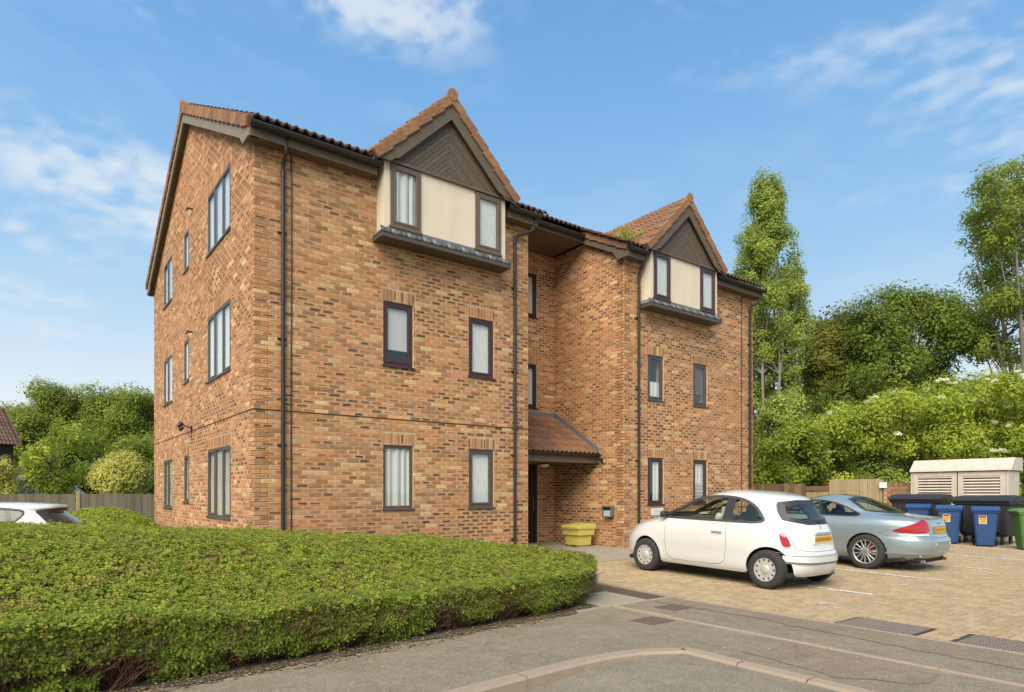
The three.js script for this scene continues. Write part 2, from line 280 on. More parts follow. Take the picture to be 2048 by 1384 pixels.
// openings: ground, first and second floor
const F0 = [1.17, 2.34], F1 = [3.80, 4.975], F2 = [6.20, 7.385];
{
  const H = (u0, u1, f, s = true) => [u0, f[0], u1, f[1], s];
  // front of the near block
  const front = [H(2.275, 2.885, F0), H(4.135, 4.745, F0), H(2.275, 2.885, F1), H(4.135, 4.745, F1), [2.2, 6.2, 4.75, 7.3, false]]; front.pieces = 300;
  brickWall([0, 0, 0], [1, 0, 0], [0, 0, 1], X1, () => 7.2, front, 3);
  // gable wall: u runs from the far end (z = -9.85) to the near corner
  const main = [GD - 3.25, GD - 1.43], small = [GD - 5.62, GD - 5.06], back = [GD - 8.27, GD - 7.08];
  const gable = [H(...main, F2), H(...main, [3.68, 4.95]), H(...main, [1.0, 2.32]), H(...small, [6.5, 7.385]), H(...small, [3.97, 4.93]), H(...small, [1.26, 2.31]), H(...back, [6.28, 7.385]), H(...back, [3.74, 4.91]), H(...back, [1.08, 2.3])];
  const gt = (u) => roofY(u - GD) - .2;
  brickWall([0, 0, -GD], [0, 0, 1], [-1, 0, 0], GD, gt, gable, 5, { topPts: [[GD, gt(GD)], [GD - 4.925, gt(GD - 4.925)], [0, gt(0)]] });
  // the recess: side of the far block, back wall, side of the near block
  const side = (z) => Math.min(7.86, roofY(z) - .2);
  brickWall([X2, 0, ZB], [0, 0, 1], [-1, 0, 0], -ZB, (u) => side(u + ZB), [], 8, { topPts: [[-ZB, side(0)], [-ZB - .8, side(-.8)], [-ZB - 1.35, side(-1.35)], [0, side(ZB)]] });
  const rec = [[.72, 0, 2.36, 2.27, false], [1.75, 3.71, 2.33, 4.87, true], [1.75, 6.12, 2.33, 7.29, true]];
  brickWall([X1, 0, ZB], [1, 0, 0], [0, 0, 1], X2 - X1, () => 7.86, rec, 9);
  brickWall([X1, 0, 0], [0, 0, -1], [1, 0, 0], -ZB, (u) => side(-u), [], 12, { topPts: [[-ZB, side(ZB)], [1.35, side(-1.35)], [.8, side(-.8)], [0, side(0)]] });
  // front of the far block
  const far = [H(.86, 1.45, F0), H(2.66, 3.25, F0), H(.86, 1.45, [3.785, 4.915]), H(2.66, 3.25, [3.785, 4.915]), [.8, 6.2, 3.2, 7.3, false]];
  brickWall([X2, 0, 0], [1, 0, 0], [0, 0, 1], X3 - X2, () => 7.2, far, 14);
  // ends that face away from the court
  const bt = (u) => roofY(-u) - .2;
  brickWall([X3, 0, 0], [0, 0, -1], [1, 0, 0], GD, bt, [], 16, { bricks: false, topPts: [[GD, bt(GD)], [4.925, bt(4.925)], [0, bt(0)]] });
  brickWall([X3, 0, -GD], [-1, 0, 0], [0, 0, -1], X3, () => 7.1, [], 17, { bricks: false });
  // windows
  const fx = [1, 0, 0], gz = [0, 0, 1];
  for (const [u, f, fr, b, s] of [[2.275, F0, M.frameGrey, 'drape', []], [4.135, F0, M.frameGrey, 'plain', [0]], [2.275, F1, M.maroon, 'blind', [0]], [4.135, F1, M.maroon, 'plain', [0]]]) windowAt([u, f[0], 0], fx, .61, f[1] - f[0], { frame: fr, behind: b, sash: s });
  for (const [u, f, fr, b] of [[.86, F0, M.maroon, 'right'], [2.66, F0, M.maroon, 'lowslats'], [.86, [3.785, 4.915], M.frameGrey, 'half'], [2.66, [3.785, 4.915], M.frameGrey, 'slats']]) windowAt([X2 + u, f[0], 0], fx, .59, f[1] - f[0], { frame: fr, behind: b, sash: [0] });
  for (const h of gable) {
    const w = h[2] - h[0], l = w > 1.5 ? [1, 1, 1] : w > 1 ? [1, 1] : [1];
    windowAt([0, h[1], h[0] - GD], gz, w, h[3] - h[1], { lights: l, frame: M.frameGrey, sash: w > 1.5 ? [0, 2] : [0], behind: h[1] < 2 ? 'net' : 'plain', back: .0, slim: .72 });
  }
  for (const h of rec.slice(1)) windowAt([X1 + h[0], h[1], ZB], fx, .58, h[3] - h[1], { frame: M.frameDark, behind: 'net', sash: [0] });
  for (const y of [4.2 - 2.82 + 1.44]) { // slip joint between ground and first floor
    part('slip_joint', merge([box(-.009, y - .010, -.01, X1, y + .010, .0095), box(-.0095, y - .010, -GD, .01, y + .010, 0)]), M.black, block);
  }
  // entrance door in the recess
  const d = sub('door', block, [X1 + .72, .13, ZB]);
  part('frame', merge([box(0, 0, -.12, .08, 2.14, -.02, .006), box(1.56, 0, -.12, 1.64, 2.14, -.02, .006), box(.08, 2.06, -.12, 1.56, 2.14, -.02, .006), box(.52, 0, -.12, .58, 2.06, -.02, .006), box(.08, .9, -.1, .52, 1.0, -.03, .006)]), M.frameDark, d);
  part('leaf', merge([box(.58, .01, -.09, .70, 2.05, -.045, .006), box(1.44, .01, -.09, 1.555, 2.05, -.045, .006), box(.70, .01, -.09, 1.44, .25, -.045, .006), box(.70, 1.93, -.09, 1.44, 2.05, -.045, .006), box(.70, .95, -.09, 1.44, 1.07, -.045, .006)]), M.frameDark, d);
  part('pane', merge([box(.70, .25, -.07, 1.44, .95, -.066), box(.70, 1.07, -.07, 1.44, 1.93, -.066), box(.08, .02, -.07, .52, .9, -.066), box(.08, 1.0, -.07, .52, 2.06, -.066)]), M.glass, d);
  part('handle', rod([1.5, .85, .0], [1.5, 1.25, .0], .014), M.lead, d);
}
// ---- roof
const tileGeo = (() => { // an interlocking clay tile, 0.3 wide (two rolls), 0.39 long, laid on the slope: x across, z down the slope, y off it
  const n = 12, q = new Quads(), f = (x) => { const t = ((x / .15) % 1 + 1) % 1; return .048 * Math.pow(Math.max(0, Math.sin(Math.PI * clamp(t / .62))), 1.2); };
  for (let i = 0; i < n; i++) {
    const a = -.15 + .3 * i / n, b = -.15 + .3 * (i + 1) / n, ya = f(a + .15), yb = f(b + .15), u0 = a / .3 + .5, u1 = b / .3 + .5, th = .034, z1 = .195, z0 = -.195;
    q.add([a, ya + th, z1], [b, yb + th, z1], [b, yb, z0], [a, ya, z0], [u0, 0, u1, 0, u1, 1, u0, 1]);
    q.add([a, ya, z1], [b, yb, z1], [b, yb + th, z1], [a, ya + th, z1], [u0, 0, u1, 0, u1, .06, u0, .06]);
  }
  const c = q.geo(); return c;
})();
function slopeTiles(parent, origin, across, down, cols, rows, gauge, keep, m, how, tileW = .3) {       // down: unit vector down the slope
  const A = V(...across).normalize(), D = V(...down).normalize(), N = D.clone().cross(A).normalize(); if (N.y < 0) { N.negate(); }
  const X = D.clone().cross(N).normalize().negate(), R = rng(rows * 31 + cols), ms = [];
  const q = new THREE.Matrix4().makeBasis(N.clone().cross(D), N, D);
  for (let r = 0; r < rows; r++) for (let c = 0; c < cols; c++) {
    const p = V(...origin).addScaledVector(A, (c + .5) * tileW).addScaledVector(D, (r + .5) * gauge).addScaledVector(N, .012 + (R() - .5) * .004); if (keep && !keep(p)) continue;
    ms.push(new THREE.Matrix4().makeTranslation(p.x, p.y, p.z).multiply(q).multiply(new THREE.Matrix4().makeRotationX(.028 + (R() - .5) * .012)).multiply(new THREE.Matrix4().makeRotationY((R() - .5) * .012)));
  }
  if (how === 'mass') { const im = new THREE.InstancedMesh(tileGeo, m, ms.length); ms.forEach((x, i) => { im.setMatrixAt(i, x); const k = .8 + .4 * R(); im.setColorAt(i, lin(k, k, k)); }); im.name = 'roof_tiles'; im.userData.kind = 'stuff'; im.castShadow = im.receiveShadow = true; parent.add(im); }
  else for (const x of ms) { const t = part('tile', tileGeo, Array.isArray(m) ? m[Math.floor(R() * m.length)] : m, parent); x.decompose(t.position, t.quaternion, t.scale); }
}
const ZR = -4.925, ridgeY = roofY(ZR), th = Math.atan(RS), ZE = -1.26;
const roof = sub('roof', block);
{
  const dn = [0, -Math.sin(th), Math.cos(th)], up = [0, -Math.sin(th), -Math.cos(th)], L = (ridgeY - roofY(RZ)) / Math.sin(th);
  // decking under the tiles; over the recess the slope stops further back
  const deck = new Quads(), y = (z) => roofY(z) - .05, strip = (x0, x1, z) => deck.add([x0, y(z), z], [x1, y(z), z], [x1, y(ZR), ZR], [x0, y(ZR), ZR]);
  strip(-.13, X1 + .1, RZ - .03); strip(X1 + .1, X2 - .1, ZE); strip(X2 - .1, X3 + .13, RZ - .03);
  deck.add([X3 + .13, y(-10.1), -10.1], [-.13, y(-10.1), -10.1], [-.13, y(ZR), ZR], [X3 + .13, y(ZR), ZR]);
  part('decking', deck.geo(), M.brown, roof);
  const g = .345, rows = Math.ceil(L / g), keep = (p) => !(p.x > X1 + .15 && p.x < X2 - .15 && p.z > ZE - .02) && !(p.z > -.15 - (1.5 - Math.abs(p.x - 3.48)) * 1.6 && Math.abs(p.x - 3.48) < 1.45) && !(p.z > -.15 - (1.5 - Math.abs(p.x - 10.53)) * 1.6 && Math.abs(p.x - 10.53) < 1.45);
  slopeTiles(roof, [-.08, RY + rows * g * Math.sin(th), RZ + .03 - rows * g * Math.cos(th)], [1, 0, 0], dn, Math.round(14.2 / .3), rows, g, keep, M.roofDark, 'mass');
  slopeTiles(roof, [14.1, ridgeY, ZR], [-1, 0, 0], up, Math.round(14.2 / .3), rows, g, null, M.roofDark, 'mass');
  const n = Math.round(14.2 / .45); for (let i = 0; i < n; i++) { const c = new THREE.CylinderGeometry(.115, .115, .44, 10, 1, false, 0, Math.PI).rotateZ(Math.PI / 2).rotateX(-Math.PI / 2 * 0); c.rotateX(0); part('ridge_tile', c, i < 2 ? M.lichen : M.clay, roof).position.set(-.14 + (i + .5) * 14.3 / n, ridgeY - .02, ZR); }
}
// verge caps stepping up a rake from a to b; w is the width of the caps across the rake's own plane (towards the wall)
function verge(parent, a, b, n, wdir, h, m) {
  const A = V(...a), B = V(...b), d = B.clone().sub(A), L = d.length(), D = d.clone().normalize(), W = V(...wdir).normalize(), N = W.clone().cross(D).normalize(); if (N.y < 0) N.negate();
  const q = new THREE.Matrix4().makeBasis(D, N, D.clone().cross(N)), geo = new RoundedBoxGeometry(L / n + .03, h, .12, 2, .018), R = rng(n * 7 + Math.round(L * 100));
  for (let i = 0; i < n; i++) {
    const p = A.clone().addScaledVector(D, (i + .5) * L / n).addScaledVector(N, -h / 2 + .012), t = part('verge_tile', geo, i === n - 1 ? M.lichen : R() < .25 ? M.lichen : R() < .5 ? M.clay : M.clay2, parent);
    t.matrix.makeTranslation(p.x, p.y, p.z).multiply(q).multiply(new THREE.Matrix4().makeRotationZ(-.085)); t.matrix.decompose(t.position, t.quaternion, t.scale);
  }
}
const board = (pts, t) => extrude(pts, t, .004);                               // a board whose outline lies in x-y
{ // gable rake: bargeboards, kneelers, soffit and verge caps (outline in z-y, built then turned)
  const rake = (z0, z1, x, parent, kneel) => {
    const y = (z) => roofY(z) - .165, yb = (z) => roofY(z) - .37, s = z1 > z0 ? 1 : -1, pts = [[z0, y(z0)], [z1, y(z1)], [z1, yb(z1)], [z0 + s * .5, yb(z0 + s * .5)]];
    if (kneel) pts.push([z0 + s * .34, 7.075], [z0, 7.075]); else pts.push([z0, yb(z0)]);
    part('bargeboard', extrude(pts, .03, .003).rotateY(-Math.PI / 2).translate(x, 0, 0), M.brownPale, parent);
  };
  const v = sub('verge', block);
  rake(RZ - .05, ZR, -.12, v, true); rake(-10.1, ZR + .001, -.12, v, true);
  const sf = new Quads(); for (const [a, b] of [[RZ - .06, ZR], [ZR, -10.1]]) sf.add([-.12, roofY(a) - .3, a], [.02, roofY(a) - .3, a], [.02, roofY(b) - .3, b], [-.12, roofY(b) - .3, b]);
  part('soffit', sf.geo(), M.brown, v);
  verge(v, [-.13, roofY(RZ - .02) + .02, RZ - .02], [-.13, ridgeY + .02, ZR], 17, [1, 0, 0], .19, M.clay);
  verge(v, [-.13, roofY(-10.12) + .02, -10.12], [-.13, ridgeY + .02, ZR], 17, [1, 0, 0], .19, M.clay);
  part('ridge_end', new THREE.CylinderGeometry(.12, .12, .12, 14).rotateZ(Math.PI / 2).translate(-.14, ridgeY - .02, ZR), M.lichen, v);
  // the far block's own rake above the recess
  const v2 = sub('verge', block);
  const y = (z) => roofY(z) - .15, yb = (z) => roofY(z) - .31;
  part('bargeboard', extrude([[RZ - .05, y(RZ - .05)], [ZE - .05, y(ZE - .05)], [ZE - .05, yb(ZE - .05)], [-.22, yb(-.22)], [-.08, 7.075], [RZ - .05, 7.075]], .03, .003).rotateY(-Math.PI / 2).translate(X2 - .12, 0, 0), M.brown, v2);
  verge(v2, [X2 - .13, roofY(RZ - .02) + .02, RZ - .02], [X2 - .13, roofY(ZE) + .02, ZE], 5, [1, 0, 0], .17, M.clay);
  const s2 = new Quads(); s2.add([X2 - .12, roofY(.24) - .28, .24], [X2 + .02, roofY(.24) - .28, .24], [X2 + .02, roofY(ZE) - .28, ZE], [X2 - .12, roofY(ZE) - .28, ZE]); part('soffit', s2.geo(), M.brown, v2);
}
// eaves: fascia, soffit and gutter along x
function eaves(x0, x1, yTop, yBot, z, zWall, stopL, stopR, gz = .06) {
  const e = sub('eaves', block);
  part('fascia', box(x0, yBot, z - .022, x1, yTop, z, .003), M.brown, e);
  part('soffit', box(x0, yBot + .004, zWall + .002, x1, yBot + .016, z - .024), M.brown, e);
  const r = .068, pr = []; for (let i = 0; i <= 12; i++) { const a = Math.PI + Math.PI * i / 12; pr.push([Math.cos(a) * r, Math.sin(a) * r * 1.15]); } for (let i = 12; i >= 0; i--) { const a = Math.PI + Math.PI * i / 12; pr.push([Math.cos(a) * (r - .005), Math.sin(a) * (r - .005) * 1.15]); }
  const gut = [extrude(pr, x1 - x0 + .04).rotateY(Math.PI / 2).translate(x0 - .02, yTop + .012, z + gz + .012)];
  for (const s of [stopL && x0 - .02, stopR && x1 + .02]) if (s !== false && s !== undefined) gut.push(new THREE.CylinderGeometry(r + .004, r + .004, .012, 16, 1, false, 0, Math.PI).rotateX(Math.PI / 2).rotateY(Math.PI / 2).rotateX(Math.PI).translate(s, yTop + .012, z + gz + .012));
  for (let x = x0 + .4; x < x1; x += .95) { const p2 = pr.slice(0, 13).map(([a, b]) => [a * 1.08, b * 1.08]).concat(pr.slice(0, 13).reverse()); gut.push(extrude(p2, .035).rotateY(Math.PI / 2).translate(x, yTop + .012, z + gz + .012)); }
  part('gutter', merge(gut), M.plastic, e);
  if (stopL) part('eaves_end', box(x0 - .002, yBot - .005, zWall - .05, x0 + .02, yTop, z + .003, .003), M.brown, e);
  if (stopR) part('eaves_end', box(x1 - .02, yBot - .005, zWall - .05, x1 + .002, yTop, z + .003, .003), M.brown, e);
  return e;
}
eaves(-.11, 2.04, 7.27, 7.085, .25, 0, true, true); eaves(4.92, X1 + .06, 7.27, 7.085, .25, 0, true, true);
eaves(X2 - .1, 9.1, 7.27, 7.085, .25, 0, true, true); eaves(11.97, X3 + .1, 7.27, 7.085, .25, 0, true, true);
eaves(X1 + .02, X2 - .13, 7.98, 7.84, ZE, ZB, false, false);
// ---- downpipes
function downpipe(x, z, top, offset) {
  const p = sub('downpipe', block), pts = offset ? [[x + offset, top, z + .22], [x + offset, top - .16, z + .22], [x + offset * .85, top - .24, z + .2], [x + offset * .15, top - .36, z + .08], [x, top - .44, z + .06], [x, top - .6, z + .06]] : [[x, top, z + .22], [x, top - .14, z + .22], [x, top - .2, z + .2], [x, top - .36, z + .08], [x, top - .44, z + .06], [x, top - .6, z + .06]];
  const r = .034, g = [tube(pts, r, 12, 48), new THREE.CylinderGeometry(r, r, top - .6 - .13, 14).translate(x, (top - .6 + .13) / 2, z + .06), new THREE.CylinderGeometry(.045, .04, .1, 14).translate(pts[0][0], top - .02, z + .22)];
  for (const y of [top - .5, 4.6, 1.9]) g.push(new THREE.CylinderGeometry(r + .006, r + .006, .09, 14).translate(x, y, z + .06));
  part('pipe', merge(g), M.plastic, p);
  for (let y = .5; y < top - .6; y += 1.75) part('bracket', merge([new THREE.CylinderGeometry(r + .005, r + .005, .03, 14).translate(x, y, z + .06), box(x - .075, y - .014, z + .002, x + .075, y + .014, z + .03)]), M.plastic, p);
}
downpipe(.45, 0, 7.2, 0); downpipe(5.25, 0, 7.2, .36); downpipe(9.06, 0, 7.2, 0); downpipe(13.78, 0, 7.2, .22);
part('cable', tube([[.605, 7.07, .012], [.607, 5, .012], [.60, 3, .012], [.605, .1, .012]], .011, 6, 40), M.maroon, block);
part('cable', tube([[13.42, 7.07, .012], [13.42, 4, .012], [13.425, .1, .012]], .012, 6, 30), M.maroon, block);
// ---- dormers
M.clad = [[.135, .098, .062], [.15, .11, .07], [.12, .088, .057]].map((c) => mat(c, .66, { map: withRepeat(grain, 2, .8) }));
function dormer(xc, fr, sash) {
  const D = sub('dormer', block), x0 = xc - 1.335, x1 = xc + 1.335, zf = .30, y0 = 6.17, y1 = 7.36, wl = [xc - 1.215, xc - .605], wr = [xc + .605, xc + 1.215], wy = [6.235, 7.345];
  const wall = extrude([[x0, y0], [x1, y0], [x1, y1], [x0, y1]], .1, 0, [rect(wl[0], wy[0], wl[1], wy[1]), rect(wr[0], wy[0], wr[1], wy[1])]).translate(0, 0, zf - .1);
  part('rendered_wall', merge([wall, box(x0, y0, -.8, x0 + .1, y1, zf - .1), box(x1 - .1, y0, -.8, x1, y1, zf - .1)]), M.render, D);
  for (const w of [wl, wr]) windowAt([w[0], wy[0], zf], [1, 0, 0], w[1] - w[0], wy[1] - wy[0], { frame: fr, behind: w === wl && xc < 5 ? 'drape' : 'plain', sash: [0], name: 'dormer_window', back: -.03 });
  // tiled skirt over a boxed sill
  part('sill_box', merge([box(x0 - .085, 5.985, .002, x1 + .085, 6.062, zf + .095, .004)]), M.frameGrey, D);
  const scal = [], sc = (x, z, ry) => { const g = new THREE.CylinderGeometry(.047, .047, .17, 10, 1, false, Math.PI, Math.PI).rotateX(Math.PI / 2 - .62).rotateZ(0); return g.scale(1, .8, 1).rotateY(ry).translate(x, 6.105, z); };
  const n = Math.round((x1 - x0 + .16) / .105); for (let i = 0; i < n; i++) part('skirt_tile', (() => { const q = new Quads(), a = x0 - .09 + i * (x1 - x0 + .18) / n, w = (x1 - x0 + .18) / n, k = 8; for (let j = 0; j < k; j++) { const u = a + w * j / k, v = a + w * (j + 1) / k, f = (t) => .034 * Math.sin(Math.PI * clamp((t - a) / w * 1.18 - .09)); q.add([u, 6.072 + f(u), zf + .105], [v, 6.072 + f(v), zf + .105], [v, 6.185 + f(v) * .5, zf + .005], [u, 6.185 + f(u) * .5, zf + .005]); q.add([u, 6.066, zf + .103], [v, 6.066, zf + .103], [v, 6.072 + f(v), zf + .105], [u, 6.072 + f(u), zf + .105]); } return q.geo(); })(), [M.leadDark, M.leadDark, M.lead][(i * 7 + (i > n / 3 ? 1 : 0)) % 3], D);
  for (const [xs, s] of [[x0, -1], [x1, 1]]) { const q = new Quads(), a = xs + s * .09, b = xs + s * .004; q.add([a, 6.075, zf + .105], [b, 6.185, zf + .005], [b, 6.185, .004], [a, 6.075, .004]); part('skirt_tile', q.geo(), M.lead, D); }
  part('flashing', box(x0 + .72, 6.18, zf + .002, x1 - .72, 6.235, zf + .012, .003), M.lead, D);
  // gable: chevron boarding, bargeboards with kneelers, verge caps
  const sl = .97, hw = 1.60, yE = 7.40, yA = yE + sl * hw, zg = zf + .03, base = y1 + .0;
  part('head_board', box(x0, y1, zf - .04, x1, y1 + .05, zg + .02, .004), M.brown, D);
  part('gable_backing', extrude([[x0, y1 + .01], [x1, y1 + .01], [xc, yA - .2]], .05).translate(0, 0, zf - .05), M.frameDark, D);
  const top = yA - .24, dy = (top - base - .05) / 13, b0 = base + .05;
  for (let k = 0; k < 13; k++) for (const s of [-1, 1]) {
    const g = .0075, a = k * dy + g, b = (k + 1) * dy - g, pts = [[0, b0 + a], [0, b0 + b], [s * b / sl, b0], [s * a / sl, b0]].map(([x, y]) => [xc + x + s * .003, y]);
    part('cladding_board', extrude(s > 0 ? pts.reverse() : pts, .02, .004).translate(0, 0, zf + .004), M.clad[(k * 5 + (s > 0 ? 1 : 0)) % 3], D);
  }
  const rk = .165, bw = .21;
  for (const s of [-1, 1]) {
    const P = (d, drop) => [xc + s * d, yA - drop - sl * d];
    const pts = [P(0, rk), P(hw - .02, rk), [xc + s * (hw - .02), 7.33], [xc + s * (hw - .34), 7.33], [xc + s * (hw - .42), 7.40], P(hw - .5, rk + bw * 1.39), P(0, rk + bw * 1.39)];
    part('bargeboard', extrude(s > 0 ? pts.reverse() : pts, .03, .004).translate(0, 0, zg + .06), M.brown, D);
    verge(D, [xc + s * hw, yE + .02, zg + .07], [xc + s * .03, yA + .02, zg + .07], 6, [0, 0, 1], .18, M.clay);
    part('soffit', (() => { const q = new Quads(); q.add([xc + s * (hw - .03), yE - .14, zf], [xc + s * (hw - .03), yE - .14, zg + .06], [xc, yA - .28, zg + .06], [xc, yA - .28, zf]); return q.geo(); })(), M.brown, D);
    // slope: decking and tiles back to where it meets the main roof
    const zAt = (y) => RZ - (y - RY) / RS, dq = new Quads(); dq.add([xc + s * hw, yE - .05, zg + .05], [xc, yA - .05, zg + .05], [xc, yA - .05, zAt(yA) - .1], [xc + s * hw, yE - .05, zAt(yE) - .1]); part('decking', dq.geo(), M.brown, D);
    const l = Math.hypot(hw, sl * hw), rows = 6, ga = l / rows; slopeTiles(D, [xc, yA, zg + .02], [0, 0, -1], [s * hw, -sl * hw, 0], 11, rows, ga, (p) => p.z > zAt(p.y) - .12, [M.clay2, M.clay, M.clay2], 'each');
  }
  for (let i = 0; i < 7; i++) part('ridge_tile', new THREE.CylinderGeometry(.105, .105, .46, 10, 1, false, -Math.PI / 2, Math.PI).rotateX(Math.PI / 2).translate(0, 0, 0), i ? M.clay : M.lichen, D).position.set(xc, yA - .02, zg - .13 - i * .45);
  part('ridge_end', new THREE.CylinderGeometry(.115, .115, .06, 18).rotateX(Math.PI / 2).translate(xc, yA - .01, zg + .11), M.lichen, D);
  part('lead_flashing', box(x0 - .26, 7.30, .05, x0 - .02, 7.38, zf + .02, .01), M.lead, D);
}
dormer(3.48, M.brown); dormer(10.53, M.maroon);
// ---- porch roof in the recess
{
  const P = sub('porch_roof', block), zt = ZB, ze = -.86, yt = 3.47, ye = 2.44, sl = (yt - ye) / (ze - zt), L = Math.hypot(yt - ye, ze - zt);
  const q = new Quads(); q.add([X1, ye - .05, ze], [X2, ye - .05, ze], [X2, yt - .05, zt], [X1, yt - .05, zt]); part('decking', q.geo(), M.brown, P);
  slopeTiles(P, [X1 + .0, yt, zt + .02], [1, 0, 0], [0, -(yt - ye), ze - zt], 10, 6, L / 6 + .004, (p) => p.x < X2 - .12, [M.clay2, M.clay], 'each', .293);
  part('fascia', box(X1 + .002, 2.20, ze - .03, X2 - .002, 2.41, ze - .005, .004), M.brown, P);
  part('soffit', box(X1 + .002, 2.205, zt + .01, X2 - .002, 2.22, ze - .032), M.brown, P);
  const r = .06, pr = []; for (let i = 0; i <= 12; i++) { const a = Math.PI + Math.PI * i / 12; pr.push([Math.cos(a) * r, Math.sin(a) * r]); } for (let i = 12; i >= 0; i--) { const a = Math.PI + Math.PI * i / 12; pr.push([Math.cos(a) * (r - .005), Math.sin(a) * (r - .005)]); }
  part('gutter', merge([extrude(pr, X2 - X1 - .03).rotateY(Math.PI / 2).translate(X1 + .01, 2.42, ze + .06)]), M.plastic, P);
  part('flashing', merge([box(X1 + .01, yt + .0, zt + .006, X2 - .01, yt + .15, zt + .014), extrude([[zt, yt + .2], [ze + .02, ye + .15], [ze + .02, ye + .05], [zt, yt + .06]], .008).rotateY(-Math.PI / 2).translate(X2 - .006, 0, 0), extrude([[zt + .1, yt - .0], [ze + .02, ye + .045], [ze + .02, ye + .03], [zt + .1, yt - .02]], .17).rotateY(-Math.PI / 2).translate(X2 - .008, 0, 0)]), M.lead, P);
}
// ---------------------------------------------------------------- ground, road, footway, parking court
structure('ground', new THREE.PlaneGeometry(900, 900).rotateX(-Math.PI / 2).translate(0, -.34, -60), M.grassGround, 'rough grass round the houses');
const sheet = (x0, x1, zs, y) => { const q = new Quads(); for (let i = 0; i < zs.length - 1; i++) { const a = zs[i], b = zs[i + 1]; q.add([x0, y(x0, b), b], [x1, y(x1, b), b], [x1, y(x1, a), a], [x0, y(x0, a), a], [x0, b, x1, b, x1, a, x0, a]); } return q.geo(); };
const polySheet = (pts, y) => { const g = new THREE.ShapeGeometry(shape(pts.map(([x, z]) => [x, -z]))).rotateX(-Math.PI / 2).translate(0, y, 0); return flatUV(g); };
const roadY = (x) => -.012 - .088 * smooth(1.75, .1, x);
{ const q = new Quads(), xs = [-60, -20, -6, -.5, .1, .4, .7, 1, 1.3, 1.6, 1.8, 1.95]; for (let i = 0; i < xs.length - 1; i++) for (const [a, b] of [[6.6, 14], [14, 60]]) { const p = xs[i], s = xs[i + 1]; q.add([p, roadY(p), b], [s, roadY(s), b], [s, roadY(s), a], [p, roadY(p), a], [p, b, s, b, s, a, p, a]); } structure('road', q.geo(), M.road, 'grey asphalt road'); }
structure('footway', polySheet([[-60, 4.6], [4.22, 4.6], [4.22, 40], [2.0, 40], [1.97, 8.4], [2.03, 7.7], [1.98, 6.95], [1.58, 6.73], [1.14, 6.65], [-.4, 6.75], [-60, 9]], .012), M.footway, 'grey asphalt footway');
{ // strips relaid in a pinker asphalt, with ragged edges
  const rag = (pts, s) => { const o = []; for (let i = 0; i < pts.length; i++) { const a = pts[i], b = pts[(i + 1) % pts.length], n = Math.max(2, Math.round(Math.hypot(b[0] - a[0], b[1] - a[1]) / .12)); for (let k = 0; k < n; k++) { const t = k / n, x = lerp(a[0], b[0], t), z = lerp(a[1], b[1], t); o.push([x + (noise(x * 6 + s, z * 6, 999, 3) - .5) * .09, z + (noise(x * 6, z * 6 + s, 999, 4) - .5) * .09]); } } return o; };
  structure('asphalt_patch', polySheet(rag([[3.78, 5.1], [4.16, 5.1], [4.16, 14], [3.62, 14], [3.6, 8.2], [3.82, 6.4]], 2), .0165), M.patch, 'pinkish asphalt strip along the paved court');
  structure('asphalt_patch', polySheet(rag([[2.28, 7.35], [2.92, 7.55], [2.93, 8.75], [2.5, 8.85], [2.15, 8.3]], 5), .0165), M.patch, 'pinkish asphalt patch near the dropped kerb');
}
structure('driveway', sheet(-16, -.05, [-13.9, -2, .6], () => -.16), M.footway, 'asphalt drive behind the hedge');
{ const pts = [[-30, .02], [4.3, .02], [4.25, 3.0], [3.75, 4.0], [3.1, 4.75]]; for (let x = 2.4; x > -14; x -= .07) pts.push([x, 5.24 - .09 * x + .20 * (fbm(x * 2.2, 5, 4) - .42) + .05 * (hash(Math.round(x * 14), 2, 3) - .5)]); pts.push([-30, 7.5]); structure('planting_bed', polySheet(pts, .021), M.soil, 'bare soil under the hedge'); }
// concrete path: flags along the wall and beside the court
{
  const p = new THREE.Group(); p.name = 'path'; scene.add(p); tag(p, 'concrete flag path along the wall and court', null, null, 'structure');
  part('bedding', merge([sheet(4.4, 14.2, [.0, 1.64], (x, z) => gy(z) - .02), sheet(2.9, 4.22, [3.4, 5.0], (x, z) => gy(z) - .012)]), M.soil, p);
  const R = rng(5), slab = (x0, x1, z0, z1) => { const g = box(x0 + .006, -.05, z0 + .006, x1 - .006, 0, z1 - .006, .006), o = part('flagstone', g.translate(-(x0 + x1) / 2, 0, -(z0 + z1) / 2), M.slab, p); o.position.set((x0 + x1) / 2, gy((z0 + z1) / 2) + .004 + (R() - .5) * .006, (z0 + z1) / 2); o.rotation.x = .022; };
  for (let x = 4.4; x < 14; x += .9) { slab(x, x + .9, .01, .82); slab(x, x + .9, .82, 1.62); }
  slab(2.9, 3.35, 4.16, 5); slab(3.35, 3.77, 4.16, 5);
  for (let x = X1; x < X2 - .2; x += .737) for (let z = -2.5; z < -.1; z += .83) slab(x, x + .737, z, z + .83);
}
structure('moss_bed', sheet(3.78, 4.2, [3.4, 4.96], (x, z) => gy(z) - .016 - .02 * (x > 4 ? 1 : 0)), M.mossSoil, 'narrow bed of dry moss beside the court');
